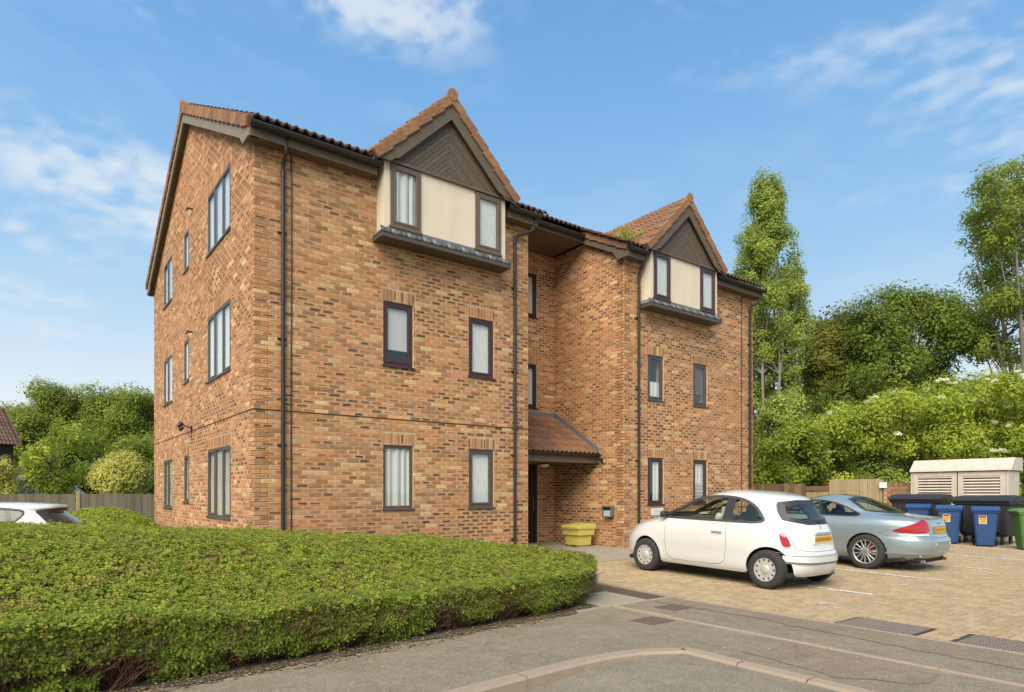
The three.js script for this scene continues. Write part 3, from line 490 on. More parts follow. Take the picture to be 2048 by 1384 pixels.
// concrete edgings
function edging(label, a, b, w, h, y) { const g = new THREE.Group(); g.name = numbered('edging'); scene.add(g); tag(g, label, null, null, 'structure'); const d = V(b[0] - a[0], 0, b[1] - a[1]), L = d.length(), n = Math.max(1, Math.round(L / .91)), R = rng(Math.round(L * 77)); for (let i = 0; i < n; i++) { const l = L / n, o = part('edging_stone', box(-l / 2 + .004, -h, -w / 2, l / 2 - .004, 0, w / 2, .006), M.kerb, g), t = (i + .5) / n, z = lerp(a[1], b[1], t); o.position.set(lerp(a[0], b[0], t) + (R() - .5) * .008, y + gy(z) + (R() - .5) * .006, z); o.rotation.y = -Math.atan2(d.z, d.x) + (R() - .5) * .008; } }
edging('thin concrete edging across the footway', [3.04, 5.05], [3.02, 16], .05, .1, .027); edging('concrete edging along the paved court', [4.235, 3.4], [4.235, 16], .05, .1, .016); edging('concrete edging at the end of the path', [2.4, 5.03], [4.2, 5.02], .055, .1, .014);
{ // kerb
  const g = new THREE.Group(); g.name = 'kerb'; scene.add(g); tag(g, 'concrete kerb dropping to a flush crossing', null, null, 'structure');
  const line = new THREE.CatmullRomCurve3([[-9, 6.98], [-4, 6.85], [-.4, 6.74], [.5, 6.67], [1.14, 6.65], [1.58, 6.73], [1.97, 6.95]].map(([x, z]) => V(x, 0, z))), stones = [];
  const L = line.getLength(), n = Math.round(L / .9); for (let i = 0; i < n; i++) stones.push([0, 1, 2, 3, 4].map((k) => line.getPointAt((i + .004 + (.992) * k / 4) / n)));
  for (let z = 6.97; z < 15; z += .62) stones.push([V(2.02 - .01 * (z - 7), 0, z), V(2.02 - .01 * (z - 6.4), 0, z + .612)]);
  stones.forEach((s, i) => {
    const q = new Quads(), w = .135, up = .016, side = (p, k) => { const t = s[Math.min(k + 1, s.length - 1)].clone().sub(s[Math.max(k - 1, 0)]).normalize(); return V(p.x - t.z * w, 0, p.z + t.x * w); };
    s.forEach((p, k) => { if (!k) return; const a = s[k - 1], b = p, A = side(a, k - 1), B = side(b, k), T = (v, y, o) => [v.x, y, v.z], l = (m, n2, f) => V(lerp(m.x, n2.x, f), 0, lerp(m.z, n2.z, f)), A1 = l(A, a, .16), B1 = l(B, b, .16), f = [a.x, a.z, b.x, b.z, b.x, b.z, a.x, a.z];
      q.add(T(a, up, 0), T(A1, up, 0), T(B1, up, 0), T(b, up, 0), [a.x, 0, a.x, .2, b.x, .2, b.x, 0]); q.add(T(A1, up, 0), T(A, up - .02), T(B, up - .02), T(B1, up), [a.x, .2, a.x, .25, b.x, .25, b.x, .2]); q.add(T(A, up - .02), T(A, -.2), T(B, -.2), T(B, up - .02), [a.x, .2, a.x, .4, b.x, .4, b.x, .2]); q.add(T(b, up), T(b, -.2), T(a, -.2), T(a, up));
      if (k === 1) q.add(T(a, up), T(a, -.2), T(A, -.2), T(A, up - .02)); if (k === s.length - 1) q.add(T(B, up - .02), T(B, -.2), T(b, -.2), T(b, up)); });
    part('kerb_stone', q.geo(), M.kerb, g);
  });
}
// block paving: herringbone of 200 x 100 blocks
{
  const g = new THREE.Group(); g.name = 'parking_court'; scene.add(g); tag(g, 'buff block paved parking court', null, null, 'structure');
  const xs = 4.265, xe = 19.6, z0 = 1.65, z1 = 14.2, c = .1025, R = rng(21);
  part('bedding', sheet(xs - .01, xe + .4, [z0, 3.5, 6, 12, z1 + 8], (x, z) => gy(z) - .012), mat([.09, .066, .038], 1, { map: withRepeat(cloudMap, 2), ...bump(.004, 4) }), g);
  const covers = [[4.25, 7.17, 4.93, 8.02], [4.25, 8.33, 4.93, 9.14]], blocks = [], inCover = (x, z) => covers.some((k) => x > k[0] - .02 && x < k[2] + .02 && z > k[1] - .02 && z < k[3] + .02);
  const nx = Math.floor((xe - xs) / c), nz = Math.floor((z1 - z0) / c);
  for (let j = -1; j <= nz; j++) for (let i = -1; i <= nx; i++) {
    const m = (((i - j) % 4) + 4) % 4; let a, b, p, q;
    if (m === 0) [a, b, p, q] = [i, j, i + 2, j + 1]; else if (m === 3) [a, b, p, q] = [i, j, i + 1, j + 2]; else continue;
    a = Math.max(a, 2); b = Math.max(b, 0); p = Math.min(p, nx); q = Math.min(q, nz); if (p - a < .9 || q - b < .9) continue;
    blocks.push([xs + a * c, z0 + b * c, xs + p * c, z0 + q * c]);
  }
  for (let j = 0; j < nz; j += 2) blocks.push([xs, z0 + j * c, xs + 2 * c, z0 + (j + 1) * c], [xs, z0 + (j + 1) * c, xs + 2 * c, z0 + (j + 2) * c]);   // border of headers
  const one = (q, b, ox = 0, oz = 0, oy = 0) => {
    const e = .0052 + .0016 * R(), m = .007, [x0, za, x1, zb] = [b[0] + e - ox, b[1] + e - oz, b[2] - e - ox, b[3] - e - oz], dy = (R() - .5) * .004 - oy, k = .86 + .28 * R(), w = R(), col = [k * (1.0 + .05 * w), k, k * (1 - .12 * w)], y = (z, d) => gy(z + oz) + dy - d;
    const t = [[x0 + m, za + m], [x0 + m, zb - m], [x1 - m, zb - m], [x1 - m, za + m]], o = [[x0, za], [x0, zb], [x1, zb], [x1, za]], P = ([x, z], d) => [x, y(z, d), z], uo = R() * 3, U = ([x, z]) => [x + uo + ox, z + oz + uo];
    q.add(P(t[0], 0), P(t[1], 0), P(t[2], 0), P(t[3], 0), t.flatMap(U), col);
    for (let i = 0; i < 4; i++) { const n = (i + 1) % 4; q.add(P(o[i], .016), P(o[n], .016), P(t[n], 0), P(t[i], 0), [...U(o[i]), ...U(o[n]), ...U(t[n]), ...U(t[i])], col); }
  };
  const M_paver = mat([.43, .32, .19], .92, { vertexColors: true, map: withRepeat(cloudMap, 3.3), ...bump(.003, 6) });
  const keep = []; for (const b of blocks) { let ps = [b]; for (const k of covers) { const K = [k[0] - .01, k[1] - .004, k[2] + .004, k[3] + .004]; ps = ps.flatMap((q) => q[2] <= K[0] || q[0] >= K[2] || q[3] <= K[1] || q[1] >= K[3] ? [q] : [[q[0], q[1], Math.min(q[2], K[0]), q[3]], [Math.max(q[0], K[2]), q[1], q[2], q[3]], [Math.max(q[0], K[0]), q[1], Math.min(q[2], K[2]), Math.min(q[3], K[1])], [Math.max(q[0], K[0]), Math.max(q[1], K[3]), Math.min(q[2], K[2]), q[3]]].filter((r) => r[2] - r[0] > .024 && r[3] - r[1] > .024)); } keep.push(...ps); }
  const dist = (b) => { const dx = (b[0] + b[2]) / 2 - eye.x, dz = (b[1] + b[3]) / 2 - eye.z, w = dx * .60268 - dz * .79799, r = dx * .79799 + dz * .60268; return r / w > .785 ? 99 : w; };
  keep.sort((a, b) => dist(a) - dist(b));
  const mass = new Quads(); keep.slice(300).forEach((b) => one(mass, b)); part('block_paving', mass.geo(), M_paver, g, 'stuff');
  keep.slice(0, 300).forEach((b) => { const x = (b[0] + b[2]) / 2, z = (b[1] + b[3]) / 2, q = new Quads(); one(q, b, x, z, gy(z)); part('paving_block', q.geo(), M_paver, g).position.set(x, gy(z), z); });
  // chequer plate covers
  const tread = tex(128, 128, (x, y) => { const u = (x % 32) / 32 - .5, v = (y % 32) / 32 - .5, odd = ((x >> 5) + (y >> 5)) % 2, [a, b] = odd ? [u + v, u - v] : [u - v, u + v]; return grey(Math.abs(a) < .16 && Math.abs(b) < .62 ? .9 : .15); }, { rx: 4.2, ry: 4.2 });
  const steel = mat([.17, .135, .10], .7, { metalness: .15, map: withRepeat(cloudMap, 2) }), worn = mat([.27, .225, .175], .55, { metalness: .3 });
  covers.forEach((k, i) => { const o = thing('inspection_cover', i ? 'chequer plate cover in the court edge, cut off by the frame' : 'chequer plate cover in the court edge, whole in view', 'cover', [(k[0] + k[2]) / 2, -.004, (k[1] + k[3]) / 2], 0, 'chequer plate covers in the paving'), w = (k[2] - k[0]) / 2 - .012, d = (k[3] - k[1]) / 2 - .012; part('plate', box(-w + .03, -.01, -d + .03, w - .03, .003, d - .03, .003), steel, o); { const lug = []; let n = 0; for (let x = -w + .055; x < w - .04; x += .042) for (let z = -d + .055; z < d - .04; z += .042) lug.push(new RoundedBoxGeometry(.040, .006, .012, 1, .003).rotateY((Math.round((x + w) / .042) + Math.round((z + d) / .042)) % 2 ? .785 : -.785).translate(x, .005, z)); part('tread_lugs', merge(lug), worn, o, 'stuff'); } part('rim', merge([box(-w, -.02, -d, w, .002, -d + .026), box(-w, -.02, d - .026, w, .002, d), box(-w, -.02, -d + .026, -w + .026, .002, d - .026), box(w - .026, -.02, -d + .026, w, .002, d - .026)]), mat([.08, .07, .06], .6, { metalness: .4 }), o); });
  const rust = mat([.15, .10, .068], .85, { map: withRepeat(cloudMap, 4), bumpMap: tread, bumpScale: .006 });
  for (const [x, z, lab] of [[3.62, 5.52, 'small rusty access cover nearer the paved court'], [2.74, 5.92, 'small rusty access cover out in the footway']]) { const o = thing('access_cover', lab, 'cover', [x, .0165, z], .05); part('plate', box(-.17, -.02, -.13, .17, .004, .13, .004), rust, o); part('rim', merge([box(-.2, -.02, -.16, .2, .002, -.135), box(-.2, -.02, .135, .2, .002, .16), box(-.2, -.02, -.135, -.175, .002, .135), box(.175, -.02, -.135, .2, .002, .135)]), rust, o); }
  // painted bay lines and numbers, worn through in places
  const wear = tex(256, 256, (x, y) => grey(smooth(.30, .42, fbm(x / 12, y / 12, 4, 21, 7) * .75 + .25 * hash(x, y, 5))));
  const paint = mat([.74, .72, .66], .85, { alphaMap: withRepeat(wear, 1.4), alphaTest: .5 }), lineY = (x, z) => gy(z) + .0045;
  const paintWorn = mat([.74, .72, .66], .85, { alphaMap: withRepeat(tex(128, 128, (x, y) => grey(smooth(.44, .54, fbm(x / 8, y / 8, 4, 16, 12)))), 3), alphaTest: .5 });
  [6.8, 9.32, 11.79, 14.33, 16.8].forEach((x, i) => structure('bay_line', sheet(x - .042, x + .042, i < 4 ? [1.9, 6, 6.52] : [2.2, 6, 7.2], lineY), paint, 'worn white bay line on the paving'));
  const four = [[.0, .0, .30, .05], [.18, -.16, .235, .16], [.0, .0, .06, .2]], mark = (x, z, bars) => structure('bay_number', merge(bars.map((b) => sheet(x + b[0], x + b[2], [z - b[3], z - b[1]], lineY))), paintWorn, 'worn white bay number on the paving');
  mark(5.34, 6.5, four); mark(8.0, 6.38, four); mark(10.5, 6.3, [[0, 0, .05, .3], [.12, 0, .3, .05]]); mark(15.05, 5.1, four);
}
// ---------------------------------------------------------------- leaves, hedges, trees
function sprig(n, r, s, seed, up = .3) {                                          // a spray of n folded leaves inside radius r
  const R = rng(seed), q = [], idx = new THREE.Matrix4(), e = new THREE.Euler(), pos = [];
  for (let i = 0; i < n; i++) {
    const d = V(R() * 2 - 1, R() * 2 - 1, R() * 2 - 1).multiplyScalar(r * .75), L = s * (.7 + .6 * R()), w = L * .34, f = L * .10;
    e.set((R() - .5) * 2.2 * (1 - up), R() * 6.28, (R() - .5) * 2.2 * (1 - up)); idx.makeRotationFromEuler(e);
    const P = [[0, 0, -L / 2], [-w, f, -L * .02], [0, 0, L / 2], [w, f, -L * .02]].map((p) => V(...p).applyMatrix4(idx).add(d));
    for (const k of [0, 1, 2, 0, 2, 3]) pos.push(P[k].x, P[k].y, P[k].z);
  }
  const g = new THREE.BufferGeometry(); g.setAttribute('position', new THREE.Float32BufferAttribute(pos, 3)); g.computeVertexNormals(); return g;
}
const leafMat = mat([1, 1, 1], .95, { transmission: .5, specularIntensity: .12, side: THREE.DoubleSide });
const shades = { hedge: [[.23, .33, .035], [.275, .375, .04], [.18, .28, .035], [.34, .38, .05], [.32, .22, .06]], tree: [[.20, .265, .05], [.245, .31, .058], [.165, .225, .042], [.28, .325, .06]], bright: [[.39, .455, .06], [.46, .51, .075], [.33, .41, .055], [.52, .53, .085]], poplar: [[.35, .42, .09], [.41, .47, .10], [.29, .37, .08], [.46, .50, .12]], gold: [[.60, .57, .15], [.66, .62, .18], [.52, .51, .13]], left: [[.27, .32, .055], [.33, .37, .062], [.225, .28, .048]] };
const tmpO = new THREE.Object3D();
function scatter(parent, name, geo, places, palette, seed, material = leafMat) {   // places: [x, y, z, scale, nx, ny, nz]
  const im = new THREE.InstancedMesh(geo, material, places.length), R = rng(seed), up = V(0, 1, 0), n = V(), q = new THREE.Quaternion();
  places.forEach((p, i) => {
    tmpO.position.set(p[0], p[1], p[2]); tmpO.scale.setScalar(p[3]); n.set(p[4] ?? 0, p[5] ?? 1, p[6] ?? 0).normalize();
    tmpO.quaternion.setFromUnitVectors(up, n).multiply(q.setFromAxisAngle(up, R() * 6.28)); tmpO.updateMatrix(); im.setMatrixAt(i, tmpO.matrix);
    const c = palette[Math.floor(Math.pow(R(), 1.2) * palette.length)], k = .8 + .4 * R(); im.setColorAt(i, lin(c[0] * k, c[1] * k, c[2] * k));
  });
  im.name = name; im.castShadow = im.receiveShadow = true; im.userData.kind = 'stuff'; parent.add(im); return im;
}
const bark = mat([.13, .105, .075], .95, { map: withRepeat(grain, 2, .6), ...bump(.01, 3) }), barkPale = mat([.30, .27, .20], .95, { map: withRepeat(grain, 2, .6), ...bump(.01, 3) }), twig = mat([.062, .042, .024], .95);
// crown: lobes [x, y, z, rx, ry, rz] relative to the tree's foot
function tree(name, label, cat, foot, { lobes, trunk = [[0, 0, 0, .2], [0, 3, 0, .12]], limbs = true, palette, leaf = .13, per = 70, spray = .42, seed = 1, group, barkM = bark, stems, gap = .40 }) {
  const t = thing(name, label, cat, foot, 0, group), R = rng(seed), wood = [];
  const run = (pts) => { for (let i = 0; i < pts.length - 1; i++) { const a = pts[i], b = pts[i + 1]; wood.push(rod(a.slice(0, 3), b.slice(0, 3), a[3], b[3], 7)); } };
  (stems ?? [trunk]).forEach(run);
  if (limbs) for (const l of lobes) { const s = (stems ?? [trunk])[Math.floor(R() * (stems ?? [trunk]).length)], k = s.reduce((best, p) => (p[1] < l[1] - .3 && p[1] > best[1] ? p : best), s[0]); run([[...k.slice(0, 3), k[3] * .55], [lerp(k[0], l[0], .5) + (R() - .5) * .3, lerp(k[1], l[1], .45), lerp(k[2], l[2], .5) + (R() - .5) * .3, k[3] * .35], [l[0], l[1], l[2], .02]]); }
  if (wood.length) part('trunk', merge(wood), barkM, t);
  const places = [];
  for (const l of lobes) {
    const n = Math.round(per * Math.pow(l[3] * l[4] * l[5], .6667));
    for (let i = 0; i < n; i++) {
      const z = R() * 2 - 1, a = R() * 6.28, h = Math.sqrt(1 - z * z), d = [h * Math.cos(a), z, h * Math.sin(a)], k = .66 + .40 * Math.pow(R(), .7);
      const p = [l[0] + d[0] * l[3] * k, l[1] + d[1] * l[4] * k, l[2] + d[2] * l[5] * k];
      const fq = gap > .42 ? 1.9 : 1; if (fbm((p[0] * 1.1 + p[2] * .7) * fq + seed, (p[1] * 1.1 + p[2] * .5 - p[0] * .4) * fq, 3) < gap) continue;
      places.push([...p, .7 + .6 * R(), d[0], d[1] + .6, d[2]]);
    }
  }
  scatter(t, 'crown', sprig(22, spray, leaf * .9, seed + 3, .7), places, palette, seed + 9);
  return t;
}
// lobes spread through an envelope: profile(y 0..1) -> radius
function lobesIn(n, h0, h1, profile, size, seed, squash = .8) { const R = rng(seed), out = []; for (let i = 0; i < n; i++) { const t = (i + R()) / n, r = profile(t) * Math.sqrt(R()) * .95, a = R() * 6.28, s = size * (.7 + .6 * R()); out.push([Math.cos(a) * r, lerp(h0, h1, t), Math.sin(a) * r, s, s * squash, s]); } return out; }
// A point at camera depth w and sideways offset r, in the scene's own axes
const spot = (r, w) => [.79799 * (r + 4.1595) + .60268 * (w - 10.4348), .60268 * (r + 4.1595) - .79799 * (w - 10.4348)];
const foot = (px, w, y = -.3) => { const [x, z] = spot((px - 1024) / 1296 * w, w); return [x, y, z]; };
// ---- the clipped hedge in front
{
  const H = thing('hedge', 'long low clipped hedge with bronze twigs between footway and flats', 'hedge', [0, 0, 0]), R = rng(101);
  const xl = -13, xr = 3.95, shear = .09, zb = .75, zf = 5.2, cr = 1.9;
  const inset = (x, z) => { const zz = z + shear * x, qx = Math.max(x - (xr - cr), (xl) - x), cz = (zb + zf) / 2, qz = Math.abs(zz - cz) - ((zf - zb) / 2 - cr); return -(Math.hypot(Math.max(qx, 0), Math.max(qz, 0)) + Math.min(Math.max(qx, qz), 0) - cr); };
  const top = (x, z) => { const zz = z + shear * x, df = zf - zz, db = zz - zb, dr = xr - x; const plateau = .87 - .075 * clamp(x, -3.4, 4), edge = .44 + .1 * smooth(-1.4, -3, x); return lerp(Math.min(edge, plateau), plateau, Math.min(smooth(-.15, 2.2, df), .35 + .65 * smooth(-.1, 1.5, dr))) - .2 * (1 - smooth(0, .6, db)) + .085 * (fbm(x * 1.7, z * 1.7, 3) - .5) + .04 * (noise(x * 6, z * 6) - .5); };
  // woody core under the leaves
  const core = new Quads(), st = .2; for (let x = xl; x < xr; x += st) for (let z = zb - .4; z < zf + 1.4; z += st) { const c = [[x, z], [x, z + st], [x + st, z + st], [x + st, z]]; if (c.some((p) => inset(p[0], p[1]) < .16)) continue; core.add(...c.map(([a, b]) => [a, top(a, b) - .085, b])); }
  const tops = [], face = [], twigs = [], wx = (x) => 1 / (1 + .03 * Math.max(0, -x - 3) ** 2);
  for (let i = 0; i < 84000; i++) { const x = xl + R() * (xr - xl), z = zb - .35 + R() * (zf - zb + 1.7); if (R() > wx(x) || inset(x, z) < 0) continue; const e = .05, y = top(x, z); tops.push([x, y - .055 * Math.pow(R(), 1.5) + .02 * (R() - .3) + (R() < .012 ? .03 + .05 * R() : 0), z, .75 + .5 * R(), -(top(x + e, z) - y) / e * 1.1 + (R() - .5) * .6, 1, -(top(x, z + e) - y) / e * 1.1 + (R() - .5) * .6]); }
  // walk the border for the side faces
  const border = []; for (let x = xl; x < xr - cr; x += .02) border.push([x, zf - shear * x, 0, 1]); for (let a = 0; a < Math.PI / 2; a += .015) { const bx = xr - cr + Math.sin(a) * cr; border.push([bx, zf - cr + Math.cos(a) * cr - shear * bx, Math.sin(a), Math.cos(a)]); } for (let z = zf - cr; z > zb + cr; z -= .02) border.push([xr, z - shear * xr, 1, 0]); for (let a = 0; a < Math.PI / 2; a += .015) { const bx = xr - cr + Math.cos(a) * cr; border.push([bx, zb + cr - Math.sin(a) * cr - shear * bx, Math.cos(a), -Math.sin(a)]); }
  for (let i = 4; i < border.length; i += 4) { const a = border[i - 4], b = border[i], P = (p, y) => [p[0] - p[2] * .27, y, p[1] - p[3] * .27], h = (p) => top(p[0] - p[2] * .27, p[1] - p[3] * .27) - .07; core.add(P(a, -.02), P(b, -.02), P(b, h(b)), P(a, h(a))); }
  part('branches', core.geo(), twig, H);
  for (const b of border) for (let k = 0; k < (b[0] > -4 ? 36 : 12); k++) {
    const t = top(b[0] - b[2] * .1, b[1] - b[3] * .1), y = .03 + (t - .02) * Math.pow(R(), .75), deep = .05 + .14 * R() + .07 * smooth(.25, .0, y) + .06 * (fbm(b[0] * 3 + b[1] * 3, y * 5, 2) - .5), gap = fbm(b[0] * 2.3 + b[1] * 2.3, y * 4.5 + 7, 3);
    const rel = y / t; if (gap < lerp(.50, .18, smooth(.3, .95, rel))) { if (k % 3 === 0 && rel < .8) twigs.push([b[0] - b[2] * (deep + .03), y, b[1] - b[3] * (deep + .03), .6 + .8 * R(), b[2] * .7 + (R() - .5) * 1.4, .7 + R() * .5, b[3] * .7 + (R() - .5) * 1.4]); continue; }
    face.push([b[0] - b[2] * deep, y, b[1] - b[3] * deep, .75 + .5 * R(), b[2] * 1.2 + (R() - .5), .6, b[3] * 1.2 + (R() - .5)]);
    if (k % 6 === 0 && rel < .7) twigs.push([b[0] - b[2] * (deep + .05), y, b[1] - b[3] * (deep + .05), .5 + .8 * R(), b[2] * .6 + (R() - .5) * 1.6, .7 + R() * .5, b[3] * .6 + (R() - .5) * 1.6]);
  }
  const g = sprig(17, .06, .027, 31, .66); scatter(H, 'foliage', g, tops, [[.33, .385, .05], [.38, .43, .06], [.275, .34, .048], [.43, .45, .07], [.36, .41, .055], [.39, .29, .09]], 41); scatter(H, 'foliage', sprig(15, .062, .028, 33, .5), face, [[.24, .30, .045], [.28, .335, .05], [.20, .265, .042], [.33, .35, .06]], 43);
  const tg = merge([0, 1, 2, 3, 4].map((i) => { const r = rng(i + 60), d = [(r() - .5) * .16, .16 + .1 * r(), (r() - .5) * .16]; return rod([(r() - .5) * .04, -.04, (r() - .5) * .04], d, .0028, .0014, 4); }));
  scatter(H, 'twigs', tg, twigs, [[.14, .072, .04], [.21, .12, .07], [.17, .07, .045]], 47, mat([1, 1, 1], .95));
  // fallen leaves and clippings along its foot
  const lit = []; for (let i = 0; i < 5200; i++) { const b = border[Math.floor(R() * border.length * .86)]; if (!b || b[3] < -.1) continue; const d = .22 * Math.pow(R(), 1.9) * (1 + .9 * (noise(b[0] * 2, 3) - .4)) - .06; lit.push([b[0] + b[2] * d + (R() - .5) * .05, .020 + .006 * R(), b[1] + b[3] * d, .5 + .9 * R(), (R() - .5) * .6, 1, (R() - .5) * .6]); }
  const stray = []; for (let i = 0; i < 70; i++) stray.push([-1.5 + R() * 6, .02, 5.3 + R() * 3, .5 + .8 * R(), (R() - .5) * .4, 1, (R() - .5) * .4].map((v, k, a) => v));
  const L = thing('leaf_litter', 'dry fallen leaves and clippings along the hedge foot', null); L.userData.kind = 'stuff'; delete L.userData.category;
  scatter(L, 'leaf_litter', sprig(3, .03, .028, 71, .75), lit, [[.20, .14, .07], [.28, .19, .08], [.13, .09, .05], [.32, .25, .11]], 73, mat([1, 1, 1], .9)); scatter(L, 'stray_leaves', sprig(1, .0, .035, 72, .8), stray.filter((s) => !(s[0] < 1.9 && s[2] > 6.6)), [[.45, .33, .08], [.55, .42, .08], [.3, .2, .08]], 75, mat([1, 1, 1], .9));
}
// ---------------------------------------------------------------- trees beyond the fences
{
  const R = rng(7);
  // tall poplar-like tree behind the far end of the block
  const w = 35, f = foot(1532, w), stems = [];
  for (let i = 0; i < 7; i++) { const a = i * .9, x = Math.cos(a) * .9, z = Math.sin(a) * .9; stems.push([[x * .5, 0, z * .5, .11], [x * .8 + (R() - .5) * .3, 4, z * .8, .09], [x * 1.1 + (R() - .5) * .5, 8, z * 1.1, .07], [x * .9, 12.5, z * .9, .045], [x * .3 + (i % 3 - 1) * .5, 16 + (i % 3), z * .3, .015]]); }
  const prof = (t) => t < .25 ? 1.5 + t : t < .6 ? 1.85 : Math.max(.12, 1.85 - (t - .6) * 4.3);
  tree('poplar_tree', 'tall pale-stemmed poplar rising behind the far end of the flats', 'tree', f, { stems, lobes: [...lobesIn(96, 3.2, 18.3, prof, .68, 11, 1.25), ...lobesIn(30, .8, 7, () => 2.5, .95, 13), ...lobesIn(10, 9, 14, (t) => 3.0 - t, .6, 14)], palette: shades.poplar, leaf: .14, spray: .36, per: 120, seed: 12, gap: .455, barkM: barkPale });
  // broad dark tree and its darker neighbour
  const big = lobesIn(60, 3.5, 12.6, (t) => 4.5 * Math.pow(Math.sin(Math.PI * clamp(.16 + t * .80)), .55), 1.25, 21, .72);
  tree('broad_tree', 'broad round-headed green tree behind the bushes', 'tree', foot(1812, 37), { trunk: [[0, 0, 0, .34], [.1, 3, 0, .26], [0, 7, .1, .16]], lobes: big, palette: shades.tree, leaf: .17, spray: .5, per: 84, seed: 22 });
  tree('dark_tree', 'dark brownish tree between the poplar and the broad tree', 'tree', foot(1665, 40), { trunk: [[0, 0, 0, .26], [.1, 4, 0, .2], [0, 8, .1, .1]], lobes: lobesIn(44, 3.4, 12.2, (t) => 2.7 * Math.pow(Math.sin(Math.PI * clamp(.2 + t * .76)), .6), 1.1, 31, .8), palette: [[.27, .265, .05], [.23, .235, .045], [.31, .295, .06]], leaf: .17, spray: .5, per: 84, seed: 32 });
  // the tall tree cut by the right edge of the frame
  const st2 = []; for (let i = 0; i < 6; i++) { const a = i * 1.05; st2.push([[0, 0, 0, .2], [Math.cos(a) * .5, 5, Math.sin(a) * .5, .14], [Math.cos(a) * 1.5, 10, Math.sin(a) * 1.5, .09], [Math.cos(a) * 2.5, 15, Math.sin(a) * 2.5, .03]]); }
  tree('tall_ash_tree', 'tall spreading tree cut off by the frame beside the cabinet', 'tree', foot(2062, 33), { stems: st2, lobes: [...lobesIn(46, 9.2, 18.6, (t) => 3.5 * Math.pow(Math.sin(Math.PI * clamp(.3 + t * .6)), .7), 1.0, 41, .8), ...lobesIn(8, 5, 9, () => 1.6, .8, 43)], palette: shades.left, leaf: .15, spray: .42, per: 90, seed: 42, gap: .45, barkM: barkPale });
  tree('low_tree', 'mid-green tree low behind the flowering bushes', 'tree', foot(1985, 44), { trunk: [[0, 0, 0, .2], [0, 4, 0, .14]], lobes: lobesIn(26, 2.6, 8.4, (t) => 3.2 * Math.sin(Math.PI * clamp(.25 + t * .65)), 1.1, 51), palette: shades.left, leaf: .17, spray: .5, per: 80, seed: 52 });
  // elder bushes over the fence; flat white flower heads on some
  const names = ['dense green bush over the fence next to the flats', 'bright green bush over the plain fence panel', 'elder bush with pale flower heads over the brick wall', 'elder bush with white flower heads behind the louvred cabinet', 'bright elder bush overhanging the cabinet end'];
  [[1560, 27, 4.5, 2.3, 0], [1690, 27, 5.3, 2.6, 10], [1810, 26.5, 5.8, 2.6, 18], [1925, 27, 6.5, 2.7, 60], [2050, 25.5, 6.5, 2.6, 80]].forEach(([px, ww, h, r, fl], i) => {
    const lb = [...lobesIn(22, .5, h - .5, (t) => r * (1.02 - .35 * t * t), .78, 61 + i, .7), ...lobesIn(6, h - 1.1, h - .2, () => r * .7, .55, 81 + i)];
    const t = tree('elder_bush', names[i], 'bush', foot(px, ww), { trunk: [[0, 0, 0, .09], [0, 2, 0, .05]], lobes: lb, palette: i === 0 ? [[.29, .355, .05], [.34, .40, .055], [.245, .315, .045]] : shades.bright, leaf: .125, spray: .36, per: 190, seed: 62 + i * 3, group: 'bushes over the far fence' });
    if (fl) { const P = [], q = rng(90 + i); for (let k = 0; k < fl; k++) { const l = lb[Math.floor(q() * lb.length)], a = Math.atan2(eye.z - t.position.z, eye.x - t.position.x) + (q() - .5) * 2; if (l[1] < 1.8) continue; P.push([l[0] + Math.cos(a) * l[3] * 1.12, l[1] + l[4] * .62, l[2] + Math.sin(a) * l[3] * 1.12, .8 + .7 * q(), Math.cos(a) * .6, 1, Math.sin(a) * .6]); } const im = scatter(t, 'flower_heads', sprig(34, .13, .05, 95, .8).scale(1, .35, 1), P, [[.74, .71, .50], [.80, .77, .58]], 96, mat([1, 1, 1], .9)); im.userData.kind = 'stuff'; }
  });
  // low cover that closes the foot of the bushes
  tree('undergrowth', 'dark undergrowth at the foot of the bushes behind the fence', 'undergrowth', foot(1600, 31), { limbs: false, stems: [], lobes: Array.from({ length: 34 }, (_, i) => { const q = rng(i + 300); return [-3 + i * .42, .8 + q() * 1.6, 3 - i * .1 + i * .32 * 1.0 + (q() - .5) * 1.5, 1.1, .9, 1.1]; }), palette: shades.tree, leaf: .15, spray: .4, per: 90, seed: 99 }).userData.kind = 'stuff';
  // left: wood beyond the drive
  [[20, 47, 7.9, 3.0, 'left', 'mid-green tree behind the neighbouring house roof'], [75, 44, 9.4, 2.1, 'left', 'open-topped tree with sky showing through, tallest on the drive side'], [150, 47, 8.9, 2.4, 'tree', 'olive-green tree with a bare pale stem in the wood'], [212, 46, 9.0, 2.3, 'left', 'round-topped tree in the wood, second from the gable wall'], [285, 44, 8.6, 2.4, 'left', 'green tree half hidden by the gable wall']].forEach(([px, ww, h, r, pal, lab], i) => {
    tree('woodland_tree', lab, 'tree', foot(px, ww), { trunk: [[0, 0, 0, .2], [.1, 3.5, 0, .15], [0, h - 1.5, 0, .05]], lobes: lobesIn(40, 1.6, h - .5, (t) => r * Math.pow(Math.sin(Math.PI * clamp(.26 + t * .66)), .6), .95, 201 + i, .75), palette: shades[pal], leaf: .17, spray: .5, per: 74, seed: 211 + i * 5, group: 'trees in the wood beyond the fence' });
  });
  tree('garden_tree', 'small broad-leaved tree in front of the caravan', 'tree', foot(98, 28.5), { trunk: [[0, 0, 0, .07], [0, 3, 0, .05]], lobes: lobesIn(18, 1.7, 4.3, (t) => .45 + 1.1 * t, .55, 231), palette: shades.bright.concat(shades.left), leaf: .15, spray: .36, per: 100, seed: 233 });
